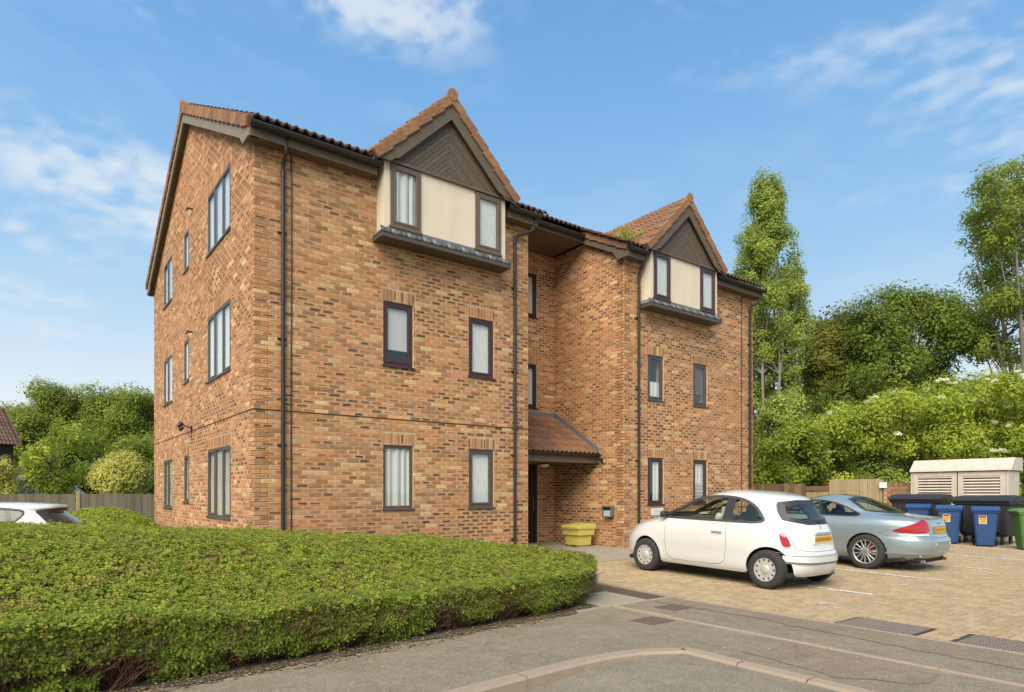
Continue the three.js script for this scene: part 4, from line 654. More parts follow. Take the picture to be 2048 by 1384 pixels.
  tree('conifer_tree', 'dark green feathery conifer beyond the fence', 'tree', foot(140, 33), { trunk: [[0, 0, 0, .1], [0, 4, 0, .04]], lobes: lobesIn(24, .6, 5.0, (t) => 1.9 * (1.05 - t * .8), .7, 241), palette: [[.26, .34, .05], [.22, .30, .045]], leaf: .13, spray: .36, per: 110, seed: 243 });
  tree('laurel_bush', 'dark bush between the conifer and the golden shrub', 'bush', foot(190, 34), { trunk: [[0, 0, 0, .08], [0, 2, 0, .05]], lobes: lobesIn(22, .5, 3.6, () => 1.7, .75, 251), palette: shades.tree, leaf: .15, spray: .4, per: 100, seed: 253 });
  tree('golden_shrub', 'round clipped golden-leaved shrub beyond the board fence', 'shrub', foot(243, 27), { trunk: [[0, 0, 0, .06], [0, 1.6, 0, .05]], limbs: false, lobes: [[0, 2.42, 0, 1.02, .92, 1.02], [.2, 2.6, .1, .85, .82, .85], [-.25, 2.3, 0, .85, .8, .85]], palette: shades.gold, leaf: .1, spray: .2, per: 520, seed: 263 });
  tree('golden_shrub', 'loose golden shrub in front of the neighbouring house', 'shrub', foot(2, 26.5), { trunk: [[0, 0, 0, .05], [0, 2, 0, .03]], lobes: lobesIn(12, 1.0, 2.9, () => .35, .4, 271), palette: shades.gold, leaf: .1, spray: .24, per: 240, seed: 273 });
  tree('laurel_bush', 'dark bush at the foot of the gable wall wood', 'bush', foot(300, 30), { trunk: [[0, 0, 0, .08], [0, 2, 0, .05]], lobes: lobesIn(22, .4, 3.8, () => 1.3, .75, 281), palette: shades.left, leaf: .15, spray: .4, per: 100, seed: 283 });
  // clipped hedge by the gable wall
  const h2 = thing('clipped_hedge', 'rounded clipped hedge beside the gable wall', 'hedge', [-1.35, -.16, -8.6]), pl = [], q = rng(290);
  const dome = new THREE.SphereGeometry(1, 24, 14, 0, 6.29, 0, Math.PI / 2).scale(1.42, 1.12, 2.25); part('branches', dome, twig, h2);
  for (let i = 0; i < 5200; i++) { const u = Math.pow(q(), .8), a = q() * 6.283, h = Math.sqrt(1 - u * u), n = [h * Math.cos(a), u, h * Math.sin(a)]; pl.push([n[0] * 1.5, n[1] * 1.2, n[2] * 2.33, .8 + .5 * q(), n[0] + (q() - .5) * .5, n[1] + .2, n[2] + (q() - .5) * .5]); }
  scatter(h2, 'foliage', sprig(12, .08, .05, 33, .3), pl, [[.33, .39, .05], [.38, .43, .06], [.29, .35, .048]], 291);
  const h3 = thing('small_bush', 'small upright bush at the end of the clipped hedge', 'bush', foot(222, 22, -.2)); part('branches', new THREE.SphereGeometry(.3, 10, 8).scale(1, 1.5, 1).translate(0, .5, 0), twig, h3); const p3 = []; for (let i = 0; i < 900; i++) { const u = q() * 2 - 1, a = q() * 6.283, h = Math.sqrt(1 - u * u), n = [h * Math.cos(a), u, h * Math.sin(a)]; p3.push([n[0] * .36, .5 + n[1] * .52, n[2] * .36, .8 + .5 * q(), ...n]); } scatter(h3, 'foliage', sprig(10, .08, .055, 35, .3), p3, [[.17, .22, .034], [.2, .25, .036]], 293);
  // a seedling rooted in the valley of the far dormer
  const s = thing('roof_seedling', 'small green seedling growing out of the dormer valley', 'plant', [9.2, 7.72, -.35]), sp = []; for (let i = 0; i < 46; i++) sp.push([(q() - .5) * .9, .08 + q() * .34 * (1 - Math.abs(q() - .5)), (q() - .5) * .5, .6 + .5 * q(), q() - .5, 1, q() - .5]); scatter(s, 'foliage', sprig(8, .08, .075, 37, .3), sp, shades.bright, 295);
}
// ---------------------------------------------------------------- fences, walls, cabinet, bins and small fittings
M.roofTan = mat([.30, .34, .36], .92, { map: clayOf(80, .5), ...bump(.003, 3) });
const fenceWood = [wood([.24, .135, .075], 1.4), wood([.20, .115, .065], 1.2), wood([.32, .20, .115], 1.6)], oldWood = [wood([.215, .185, .125], 1.4), wood([.185, .16, .11], 1.3), wood([.25, .215, .15], 1.5)], newWood = [wood([.50, .36, .20], 1.5), wood([.46, .33, .18], 1.2), wood([.54, .40, .23], 1.7)];
function boards(t, n, pitch, w, h, mats, y0, seed, vary = .01, th = .018) { const R = rng(seed), geo = [0, 1, 2].map((i) => { const g = box(-w / 2, 0, -th / 2, w / 2, h, th / 2, .003); const uv = g.attributes.uv; for (let k = 0; k < uv.count; k++) uv.setXY(k, uv.getX(k) + i * .37, uv.getY(k) + i * .21); return g; }); for (let i = 0; i < n; i++) { const o = part('board', geo[Math.floor(R() * 3)], mats[Math.floor(R() * mats.length)], t); o.position.set((i + .5) * pitch, y0 + (R() - .5) * vary * 2, (i % 2) * .006); o.scale.y = 1 + (R() - .5) * vary; o.rotation.z = (R() - .5) * .008; } }
{ // left: close-boarded fence between the drive and the gardens, along x
  const z = -14, y = -.34; let k = 0;
  for (const [x0, x1, lab] of [[-9, -1.62, 'weathered board fence run behind the parked white car'], [-1.5, 4, 'weathered board fence run between post and gable wall']]) {
    const t = thing('board_fence', lab, 'fence', [x0, y, z], 0, 'weathered board fence along the drive'), n = Math.round((x1 - x0) / .105); boards(t, n, .105, .118, 1.76, oldWood, 0, 400 + k++);
    for (const yy of [.3, .9, 1.5]) part('rail', box(0, yy, -.07, x1 - x0, yy + .08, -.03, .004), oldWood[1], t); part('post', box(x1 - x0 + .01, 0, -.06, x1 - x0 + .11, 1.86, .04, .008), newWood[0], t);
  }
}
const XF = 20;   // line of the far boundary
{
  const along = (name, lab, z0, y) => thing(name, lab, 'fence', [XF, y, z0], -Math.PI / 2);      // local x runs towards +z
  const t = along('panel_fence', 'brown board fence with rails and post between flats and plain panel', -4.6, .1); boards(t, 27, .105, .112, 1.69, fenceWood, 0, 410);
  part('rail', box(0, 1.28, .02, 2.83, 1.36, .075, .006), fenceWood[2], t); part('rail', box(0, .5, .02, 2.83, .58, .075, .006), fenceWood[2], t); part('post', box(2.16, 0, .012, 2.28, 1.72, .13, .008), fenceWood[2], t); part('post', box(2.84, 0, -.02, 2.93, 1.7, .08, .008), fenceWood[1], t); part('post', box(.3, 0, .012, .42, 1.72, .13, .008), fenceWood[1], t);
  const t2 = along('low_fence', 'short low fence with pale boards beside the plain panel', -1.66, .1); boards(t2, 8, .105, .098, 1.42, newWood, 0, 412); part('rail', box(0, 1.43, -.04, .86, 1.6, .05, .006), fenceWood[0], t2);
  const t3 = along('timber_gate', 'plain pale board gate higher than the fence beside it', -.80, .1); boards(t3, 13, .132, .128, 1.83, newWood, 0, 414, .004); part('post', box(1.73, 0, -.05, 1.82, 1.8, .05, .008), newWood[1], t3); part('ledge', box(.02, .3, -.06, 1.7, .4, -.02), newWood[1], t3); part('ledge', box(.02, 1.4, -.06, 1.7, 1.5, -.02), newWood[1], t3);
  // low brick wall beside the gate, brick by brick
  const bw = thing('garden_wall', 'reddish brick wall with brick-on-edge coping between gate and cabinet', 'wall', [XF, 0, 1.05], -Math.PI / 2), R = rng(420), ms = [[.36, .17, .09], [.30, .135, .075], [.40, .21, .11], [.22, .12, .075]].map((c) => mat(c, .93, { map: withRepeat(cloudMap, 3), ...bump(.003, 6) }));
  part('mortar', box(.03, 0, -.1, 1.55, 1.66, .095), M.mortar, bw); const g1 = box(-BW / 2, 0, -.11, BW / 2, BH, .102, .003), g2 = box(-.0325, 0, -.115, .0325, .12, .112, .004);
  for (let r = 0; r < 22; r++) for (let i = 0; i < 7; i++) { const x = .12 + i * PX + (r % 2 ? PX / 2 : 0); if (x < 1.5) part('brick', g1, ms[Math.floor(R() * 4)], bw).position.set(x, .01 + r * PY, 0); }
  for (let i = 0; i < 21; i++) part('coping_brick', g2, ms[Math.floor(R() * 4)], bw).position.set(.04 + i * .075, 1.665, 0);
  const sg = thing('notice_plate', 'blank white notice plate beside the timber gate', 'sign', [XF - .14, 1.62, 1.08], -Math.PI / 2); part('plate', box(-.12, 0, -.006, .12, .19, .006, .004), M.white, sg);
}
{ // louvred meter cabinet
  const c = mat([.62, .53, .42], .75, { map: withRepeat(cloudMap, .9), ...bump(.001, 3) }), t = thing('louvred_cabinet', 'pale pink-beige cabinet with two louvred doors and sloping lid', 'cabinet', [XF - .3, .05, 1.98], -Math.PI / 2), W = 2.58, D = 1.0, y1 = 2.06;
  part('carcass', merge([box(0, 0, -D, .06, y1, 0, .006), box(W - .06, 0, -D, W, y1, 0, .006), box(.06, 0, -D, W - .06, .12, -.0), box(0, 0, -D, W, y1, -D + .04)]), c, t);
  part('lid', merge([extrude([[.06, 2.07], [-.06, 2.07], [-.06, 2.12], [-.4, 2.44], [-1.06, 2.44], [-1.06, 2.07]].map(([z, y]) => [z, y]), W + .1, .006).rotateY(-Math.PI / 2).translate(W + .05, 0, 0)]), c, t);
  for (const [a, b] of [[.07, 1.275], [1.305, W - .07]]) {
    const d = sub('door', t), fr = .14; part('frame', merge([box(a, .12, -.05, a + fr, y1 - .01, .0, .006), box(b - fr, .12, -.05, b, y1 - .01, 0, .006), box(a + fr, .12, -.05, b - fr, .34, 0, .006), box(a + fr, y1 - .15, -.05, b - fr, y1 - .01, 0, .006), box(a + fr, .95, -.05, b - fr, 1.05, 0, .006)]), c, d);
    for (let y = .4; y < y1 - .16; y += .0875) if (Math.abs(y - 1.0) > .07) part('slat', box(a + fr, -.0255, -.005, b - fr, .0255, .005, .003).rotateX(-.3).translate(0, y, -.02), c, d);
    part('backing', box(a + fr, .3, -.12, b - fr, y1 - .1, -.11), M.black, d);
  }
}
// wheeled bins
function wheelie(label, [x, y, z], turn, c, group, sticker) {
  const t = thing('wheelie_bin', label, 'bin', [x, y, z], turn, group), m = mat(c, .5, { map: withRepeat(cloudMap, 2), ...bump(.001, 4) }), lidM = mat(c.map((v) => v * 1.08), .46, bump(.001, 4)), q = new Quads();
  const lev = [[.04, .20, .22, -.22], [.12, .21, .235, -.24], [.88, .275, .33, -.33], [.94, .285, .34, -.34]], ring = (l) => { const [yy, w, f, b] = l, k = .035; return [[-w + k, f], [w - k, f], [w, f - k], [w, b + k], [w - k, b], [-w + k, b], [-w, b + k], [-w, f - k]].map(([a, d]) => [a, yy, d]); };
  for (let i = 0; i < lev.length - 1; i++) { const A = ring(lev[i]), B = ring(lev[i + 1]); for (let k = 0; k < 8; k++) { const n = (k + 1) % 8; q.add(A[k], A[n], B[n], B[k]); } } const A = ring(lev[0]); for (let k = 1; k < 7; k++) q.add(A[0], A[k + 1], A[k], A[0]);
  part('body', merge([q.geo(), box(-.30, .90, -.355, .30, .965, .355, .02)]), m, t);
  const lid = part('lid', merge([extrude([[-.39, .965], [.375, .965], [.38, .985], [.30, 1.03], [-.1, 1.06], [-.36, 1.045], [-.40, 1.01]], .6, .012).rotateY(-Math.PI / 2).translate(.3, 0, 0)]), lidM, t);
  part('handle', merge([rod([-.26, .97, -.43], [.26, .97, -.43], .016), box(-.27, .93, -.44, -.23, .99, -.34, .008), box(.23, .93, -.44, .27, .99, -.34, .008)]), lidM, t);
  for (const s of [-1, 1]) { const w = sub('wheel', t, [s * .245, .1, -.27]); part('tyre', new THREE.TorusGeometry(.075, .026, 10, 22).rotateY(Math.PI / 2), M.black, w); part('hub', new THREE.CylinderGeometry(.06, .06, .035, 18).rotateZ(Math.PI / 2), mat([.08, .08, .08], .5), w); }
  part('axle', rod([-.24, .1, -.27], [.24, .1, -.27], .012), M.black, t);
  if (sticker) { const cv = document.createElement('canvas'); cv.width = 128; cv.height = 160; const k = cv.getContext('2d'); k.fillStyle = '#d9a35c'; k.fillRect(0, 0, 128, 160); k.fillStyle = '#4a3430'; k.fillRect(8, 8, 112, 30); k.fillStyle = '#8a5230'; for (const [a, b, w2, h] of [[14, 52, 40, 10], [70, 54, 44, 8], [12, 76, 52, 8], [74, 78, 36, 10], [22, 104, 84, 8], [30, 126, 66, 8]]) k.fillRect(a, b, w2, h); k.strokeStyle = '#e8d6bd'; k.lineWidth = 6; k.strokeRect(3, 3, 122, 154); const tx = new THREE.CanvasTexture(cv); tx.colorSpace = THREE.SRGBColorSpace; const g = new THREE.PlaneGeometry(.17, .22), s = part('sticker', g, mat([1, 1, 1], .5, { map: tx }), t); s.position.set(-.06, .72, .3175); s.rotation.x = -.108 * -1; }
  return t;
}
const BLUE = [.024, .072, .20], GREEN = [.085, .20, .035];
wheelie('blue wheeled bin with an orange printed sticker, nearest the green bin', [17.62, gy(4.75), 4.62], -1.25, BLUE, 'blue wheeled bins', true);
wheelie('blue wheeled bin standing between two other blue bins', [17.72, gy(3.9), 3.74], -1.25, BLUE, 'blue wheeled bins', true);
wheelie('blue wheeled bin mostly hidden by the silver-blue car boot', [18.05, gy(2.9), 2.85], -1.3, BLUE, 'blue wheeled bins', false);
wheelie('bright green wheeled bin at the edge of the frame', [17.5, gy(5.6), 5.62], -2.5, GREEN, undefined, false);
function euroBin(label, pos, turn) {
  const t = thing('four_wheeled_bin', label, 'bin', pos, turn, 'large black four-wheeled bins'), m = mat([.032, .031, .032], .55, { map: withRepeat(cloudMap, 2), ...bump(.002, 4) }), q = new Quads(), lev = [[.22, .52, .38], [.30, .56, .42], [1.06, .655, .50], [1.14, .68, .53]], ring = ([y, w, d]) => { const k = .06; return [[-w + k, d], [w - k, d], [w, d - k], [w, -d + k], [w - k, -d], [-w + k, -d], [-w, -d + k], [-w, d - k]].map(([a, b]) => [a, y, b]); };
  for (let i = 0; i < 3; i++) { const A = ring(lev[i]), B = ring(lev[i + 1]); for (let k = 0; k < 8; k++) q.add(A[k], A[(k + 1) % 8], B[(k + 1) % 8], B[k]); } const A = ring(lev[0]); for (let k = 1; k < 7; k++) q.add(A[0], A[k + 1], A[k], A[0]);
  part('body', merge([q.geo(), box(-.69, 1.10, -.54, .69, 1.17, .54, .02), ...[-.4, 0, .4].map((x) => box(x - .03, .34, .42, x + .03, 1.08, .515, .02))]), m, t);
  part('lid', merge([extrude([[.57, 1.18], [.58, 1.21], [.35, 1.31], [-.3, 1.34], [-.56, 1.26], [-.56, 1.18]], 1.38, .012).rotateY(-Math.PI / 2).translate(.69, 0, 0), box(-.05, 1.25, -.25, .62, 1.36, .3, .03)]), m, t);
  for (const s of [-1, 1]) part('trunnion', rod([s * .66, 1.12, 0], [s * .80, 1.12, 0], .03), m, t);
  for (const [a, b] of [[-1, -1], [1, -1], [-1, 1], [1, 1]]) { const w = sub('wheel', t, [a * .44, .1, b * .3]); part('tyre', new THREE.CylinderGeometry(.1, .1, .045, 18).rotateZ(Math.PI / 2), M.black, w); part('fork', box(-.04, .03, -.03, .04, .14, .03, .006), M.lead, w); }
}
euroBin('large black four-wheeled bin directly behind the green bin', [18.72, gy(4.3), 4.35], -Math.PI / 2 - .03); euroBin('large black four-wheeled bin nearer the brick wall', [18.78, gy(2.8), 2.62], -Math.PI / 2 + .04);
{ // grit bin in the recess
  const y = mat([.66, .55, .12], .55, { map: withRepeat(cloudMap, 2.4), ...bump(.002, 5) }), t = thing('grit_bin', 'yellow grit bin with overhanging lid by the entrance wall', 'bin', [8.08, .135, -1.05], -Math.PI / 2); t.scale.setScalar(.8);
  const tap = (w0, d0, w1, d1, h0, h1) => { const q = new Quads(), r = (w, d, h) => [[-w, h, d], [w, h, d], [w, h, -d], [-w, h, -d]], A = r(w0, d0, h0), B = r(w1, d1, h1); for (let k = 0; k < 4; k++) q.add(A[k], A[(k + 1) % 4], B[(k + 1) % 4], B[k]); q.add(B[0], B[1], B[2], B[3]); q.add(A[3], A[2], A[1], A[0]); return q.geo(); };
  part('body', merge([tap(.29, .255, .305, .27, .05, .36), box(-.24, 0, -.2, -.12, .052, .2), box(.12, 0, -.2, .24, .052, .2)]), y, t);
  part('lid', merge([tap(.365, .325, .37, .33, .36, .55), extrude([[.36, .555], [.37, .60], [.30, .64], [-.30, .70], [-.37, .69], [-.37, .555]], .78, .012).rotateY(-Math.PI / 2).translate(.39, 0, 0)]), y, t);
  part('catch', box(-.05, .5, .34, .05, .58, .36, .006), y, t);
}
{ // fittings on the walls
  const b = thing('wall_light', 'small grey metal box light with open front on the entrance wall', 'light', [X2 - .007, .86, -.45], -Math.PI / 2); part('housing', merge([box(-.145, 0, .0, -.125, .25, .13, .003), box(.125, 0, 0, .145, .25, .13, .003), box(-.15, .25, 0, .15, .275, .16, .004), box(-.145, 0, 0, .145, .02, .13, .003), box(-.145, 0, -.0, .145, .25, .012)]), mat([.17, .165, .15], .5, { metalness: .3 }), b); part('lens', box(-.12, .022, .02, .12, .17, .112, .01), mat([.42, .47, .46], .35), b);
  const np = thing('name_plate', 'small white name plate under the far ground floor window', 'sign', [X2 + .98, .90, .0075]); part('plate', box(0, 0, 0, .44, .17, .012, .004), M.white, np); part('lettering', merge([0, 1, 2].flatMap((r) => Array.from({ length: r === 1 ? 9 : 12 }, (_, i) => box(.05 + i * .028 + (r === 1 ? .04 : 0), .035 + r * .042, .0122, .05 + i * .028 + .018 + (r === 1 ? .04 : 0), .035 + r * .042 + .02, .0132)))), mat([.22, .22, .22], .7), np);
  const lp = thing('porch_light', 'round white bulkhead light under the porch soffit', 'light', [7.55, 2.2, -1.75]); part('base', new THREE.CylinderGeometry(.15, .15, .025, 24).translate(0, -.012, 0), M.frameDark, lp); part('diffuser', new THREE.SphereGeometry(.14, 20, 10, 0, 6.29, Math.PI / 2, Math.PI / 2).scale(1, .55, 1).translate(0, -.02, 0), mat([.7, .68, .6], .35), lp);
  const fl = thing('flood_light', 'small dark lamp on a bracket beside the porch gutter', 'light', [X2 - .007, 2.24, -.72], -Math.PI / 2); part('bracket', merge([box(-.025, -.03, 0, .025, .08, .012), rod([0, .02, .01], [0, .05, .07], .008)]), M.black, fl); part('head', merge([new THREE.CylinderGeometry(.045, .03, .09, 14).rotateX(1.2).translate(0, .06, .1)]), M.black, fl); part('cable', tube([[0, -.02, .005], [-.03, -.10, .006], [-.3, -.13, .006], [-.8, -.16, .006], [-1.0, -.14, .006]], .005, 5, 30), M.black, fl);
  const gl = thing('gable_flood_light', 'dark twin lamp on a bracket across the gable wall joint', 'light', [-.008, 2.86, -4.75], -Math.PI / 2); part('bracket', merge([box(-.05, -.07, 0, .05, .07, .02, .004), rod([0, .02, .01], [0, .06, .13], .012), rod([-.34, .10, .14], [.14, .05, .14], .014)]), M.frameDark, gl); part('head', new THREE.CylinderGeometry(.06, .035, .13, 14).rotateX(-.7).translate(-.36, .12, .17), M.frameDark, gl); part('head', new THREE.CylinderGeometry(.045, .03, .1, 14).rotateX(2.3).translate(-.2, .02, .17), M.frameDark, gl); part('cable', tube([[.02, -.06, .01], [.03, -.16, .008], [.05, -.26, .008]], .006, 5, 12), M.frameDark, gl);
  for (const y of [4.72 + .0, 7.2 + .2]) { const v = thing('vent_pipe', y > 6 ? 'short dark overflow pipe on the gable, upper one' : 'short dark overflow pipe on the gable, lower one', 'pipe', [-.006, y + .25, -4.65], -Math.PI / 2); part('pipe', merge([new THREE.CylinderGeometry(.02, .02, .12, 10).rotateX(Math.PI / 2).translate(0, 0, .06), rod([0, 0, .11], [0, -.06, .13], .02)]), M.frameDark, v); }
}
{ // neighbouring house and caravan beyond the left fence
  const [hx, , hz] = foot(-162, 29), t = thing('neighbour_house', 'neighbouring house with brown tiled roof at the frame edge', 'house', [hx, -.3, hz], .22), wl = mat([.42, .33, .19], .93, { map: withRepeat(cloudMap, 1), ...bump(.004, 6) }), X = 4.05;
  part('wall', box(-3, 0, -6, X - .35, 2.75, 0), wl, t); part('upper_wall', merge([box(-3, 2.75, -6, X - .62, 4.05, -.1)]), wood([.055, .042, .032], 1), t);
  for (let i = 0; i < 9; i++) part('cladding_board', box(-3, 2.85 + i * .13, -.098, X - .6, 2.97 + i * .13, -.075, .004), mat([.05, .038, .03], .8), t);
  part('lean_to_roof', extrude([[-.3, 3.05], [.5, 2.72], [.5, 2.64], [-.3, 2.95]], 7 + .25).rotateY(-Math.PI / 2).translate(X + .1, 0, 0), M.roofDark, t);
  const dk = new Quads(), sl = .62; dk.add([-3, 4.05, .35], [X - .4, 4.05, .35], [X - .4, 4.05 + sl * 3.2, -2.85], [-3, 4.05 + sl * 3.2, -2.85]); dk.add([X - .4, 4.05, -6.1], [-3, 4.05, -6.1], [-3, 4.05 + sl * 3.2, -2.85], [X - .4, 4.05 + sl * 3.2, -2.85]); const rf = part('roof', dk.geo(), M.roofDark, t);
  const D = V(0, -sl, 1).normalize(); slopeTiles(rf, [-3, 4.08 + sl * 3.2, -2.85], [1, 0, 0], [0, -sl, 1], 22, 10, .38, null, M.roofTan, 'mass'); part('gable_end', extrude([[-.05, 4.05], [-2.85, 4.0 + sl * 3.0], [-5.9, 4.05]], .06).rotateY(-Math.PI / 2).translate(X - .56, 0, 0), M.brown, t); part('bargeboard', extrude([[.4, 3.95], [.4, 4.12], [-2.85, 4.1 + sl * 3.25], [-2.85, 3.9 + sl * 3.25]], .04).rotateY(-Math.PI / 2).translate(X - .36, 0, 0), M.brown, t); part('downpipe', rod([X - .3, 0, .05], [X - .3, 2.6, .05], .035), M.black, t); part('ridge', rod([-3, 4.1 + sl * 3.2, -2.85], [X - .4, 4.1 + sl * 3.2, -2.85], .1), M.clay2, t);
  const [cx, , cz] = foot(66, 30), c = thing('caravan', 'white caravan roof and grey window showing over the board fence', 'caravan', [cx, -.3, cz], .5), wm = mat([.74, .74, .72], .4, { clearcoat: .3 });
  part('body', extrude([[-2.1, .5], [1.9, .5], [2.1, .9], [1.75, 1.7], [.9, 2.35], [.3, 2.5], [-1.9, 2.5], [-2.1, 2.3]], 2, .03).translate(0, 0, -1), wm, c); part('window', box(-1.9, 1.5, 1.02, -.5, 2.35, 1.045, .02), mat([.16, .17, .17], .15, { clearcoat: 1 }), c); part('window', box(.1, 1.5, 1.02, 1.0, 2.15, 1.045, .02), mat([.16, .17, .17], .15, { clearcoat: 1 }), c); part('trim', box(-2.08, 1.38, 1.025, 2, 1.43, 1.04), M.lead, c); for (const s of [-.5, .3]) part('wheel', new THREE.CylinderGeometry(.3, .3, .2, 18).rotateX(Math.PI / 2).translate(s, .3, .85), M.black, c);
}
// ---------------------------------------------------------------- cars: bodies lofted from level contours
const curve = (t) => (y) => { // smooth monotone-ish interpolation through [y, v] pairs
  let i = 0; while (i < t.length - 2 && y > t[i + 1][0]) i++;
  const a = t[Math.max(0, i - 1)], b = t[i], c = t[i + 1], d = t[Math.min(t.length - 1, i + 2)], h = c[0] - b[0], u = clamp((y - b[0]) / h), s = (c[1] - b[1]) / h;
  const tan = (p, q, r) => { const s0 = (q[1] - p[1]) / Math.max(1e-6, q[0] - p[0]), s1 = (r[1] - q[1]) / Math.max(1e-6, r[0] - q[0]); return s0 * s1 <= 0 ? 0 : 2 * s0 * s1 / (s0 + s1); };
  const m0 = (i === 0 ? s : tan(a, b, c)) * h, m1 = (i >= t.length - 2 ? s : tan(b, c, d)) * h, u2 = u * u, u3 = u2 * u;
  return (2 * u3 - 3 * u2 + 1) * b[1] + (u3 - 2 * u2 + u) * m0 + (-2 * u3 + 3 * u2) * c[1] + (u3 - u2) * m1;
};
const inside = (poly, x, y) => { let c = false; for (let i = 0, j = poly.length - 1; i < poly.length; j = i++) { const [a, b] = poly[i], [p, q] = poly[j]; if (b > y !== q > y && x < (p - a) * (y - b) / (q - b) + a) c = !c; } return c; };
const dense = (poly, d = .03) => { const o = []; poly.forEach((p, i) => { const q = poly[(i + 1) % poly.length], n = Math.max(1, Math.round(Math.hypot(q[0] - p[0], q[1] - p[1]) / d)); for (let k = 0; k < n; k++) o.push([lerp(p[0], q[0], k / n), lerp(p[1], q[1], k / n)]); }); return o; };
const roundPoly = (poly, n = 3) => { for (let k = 0; k < n; k++) poly = poly.flatMap((p, i) => { const q = poly[(i + 1) % poly.length]; return [[p[0] * .75 + q[0] * .25, p[1] * .75 + q[1] * .25], [p[0] * .25 + q[0] * .75, p[1] * .25 + q[1] * .75]]; }); return poly; };
class Shell {
  constructor({ zf, zr, w, n, bottom, top }) { Object.assign(this, { zf: curve(zf), zr: curve(zr), w: curve(w), n: curve(n), bottom, top }); }
  ring(y) { const f = this.zf(y), r = this.zr(y); return { W: Math.max(.01, this.w(y)), a: Math.max(.01, (f - r) / 2), c: (f + r) / 2, n: this.n(y) }; }
  sideX(z, y) { const { W, a, c, n } = this.ring(y); return W * Math.pow(Math.max(0, 1 - Math.pow(Math.min(1, Math.abs((z - c) / a)), n)), 1 / n); }
  endZ(x, y, s) { const { W, a, c, n } = this.ring(y); return c + s * a * Math.pow(Math.max(0, 1 - Math.pow(Math.min(1, Math.abs(x / W)), n)), 1 / n); }
  quarter(y, N, k = 160) { const { W, a, n } = this.ring(y), p = []; let L = 0; for (let i = 0; i <= k; i++) { const t = i / k * Math.PI / 2, q = Math.pow(Math.pow(Math.cos(t), n) + Math.pow(Math.sin(t), n), -1 / n), x = W * Math.cos(t) * q, z = a * Math.sin(t) * q; if (i) L += Math.hypot(x - p[i - 1][0], z - p[i - 1][1]); p.push([x, z, L]); } if (!N) return p; const o = []; let j = 0; for (let i = 0; i <= N; i++) { const l = L * i / N; while (j < k - 1 && p[j + 1][2] < l) j++; const t = clamp((l - p[j][2]) / Math.max(1e-9, p[j + 1][2] - p[j][2])); o.push([lerp(p[j][0], p[j + 1][0], t), lerp(p[j][1], p[j + 1][1], t)]); } return o; }
  wrap(u, y, s) { const p = this.quarter(y), L = p[p.length - 1][2], l = clamp(L - Math.abs(u), 0, L); let j = 0; while (j < p.length - 2 && p[j + 1][2] < l) j++; const t = clamp((l - p[j][2]) / Math.max(1e-9, p[j + 1][2] - p[j][2])); return [Math.sign(u || 1) * lerp(p[j][0], p[j + 1][0], t), y, this.ring(y).c + s * lerp(p[j][1], p[j + 1][1], t)]; }
  side(s) { return (z, y) => [s * this.sideX(z, y), y, z]; }
  end(s) { return (x, y) => [x, y, this.endZ(x, y, s)]; }
  corner(s) { return (u, y) => this.wrap(u, y, s); }
  mesh(cuts, N = 44) { // cuts: (x, y, z) -> true where the shell is open
    const ys = []; let y = this.bottom; while (y < this.top - .0015) { ys.push(y); const e = .001, sl = Math.max(Math.abs(this.zf(y + e) - this.zf(y)), Math.abs(this.zr(y + e) - this.zr(y)), Math.abs(this.w(y + e) - this.w(y)) * .9) / e; y += clamp(.024 / Math.sqrt(1 + sl * sl), .0016, .022); } ys.push(this.top);
    const cols = N * 4, pos = [], id = [];
    ys.forEach((yy) => { const q = this.quarter(yy, N), c = this.ring(yy).c; for (let k = 0; k < cols; k++) { const Q = Math.floor(k / N), i = k % N, [x, z] = Q % 2 ? q[N - i] : q[i]; pos.push(Q === 0 || Q === 3 ? x : -x, yy, c + (Q < 2 ? z : -z)); } });
    const at = (r, k) => r * cols + ((k + cols) % cols), P = (i) => [pos[i * 3], pos[i * 3 + 1], pos[i * 3 + 2]];
    for (let r = 0; r < ys.length - 1; r++) for (let k = 0; k < cols; k++) { const a = at(r, k), b = at(r, k + 1), c = at(r + 1, k + 1), d = at(r + 1, k), A = P(a), C = P(c); if (cuts((A[0] + C[0]) / 2, (A[1] + C[1]) / 2, (A[2] + C[2]) / 2)) continue; id.push(a, d, c, a, c, b); }
    const t0 = pos.length / 3, T = (ys.length - 1) * cols; pos.push(0, this.top + .0006, this.ring(this.top).c); for (let k = 0; k < cols; k++) id.push(T + k, t0, T + (k + 1) % cols);
    const g = new THREE.BufferGeometry(); g.setAttribute('position', new THREE.Float32BufferAttribute(pos, 3)); g.setIndex(id); g.computeVertexNormals(); return g;
  }
}
const normalAt = (f, u, v) => { const e = .006, a = V(...f(u + e, v)).sub(V(...f(u - e, v))), b = V(...f(u, v + e)).sub(V(...f(u, v - e))); return a.cross(b).normalize(); };
function lift(f, u, v, off) { const p = f(u, v); if (!off) return p; const n = normalAt(f, u, v), o = V(p[0], 0, p[2]); if (n.x * p[0] + n.z * p[2] * .3 + n.y * .4 < 0) n.negate(); return [p[0] + n.x * off, p[1] + n.y * off, p[2] + n.z * off]; }
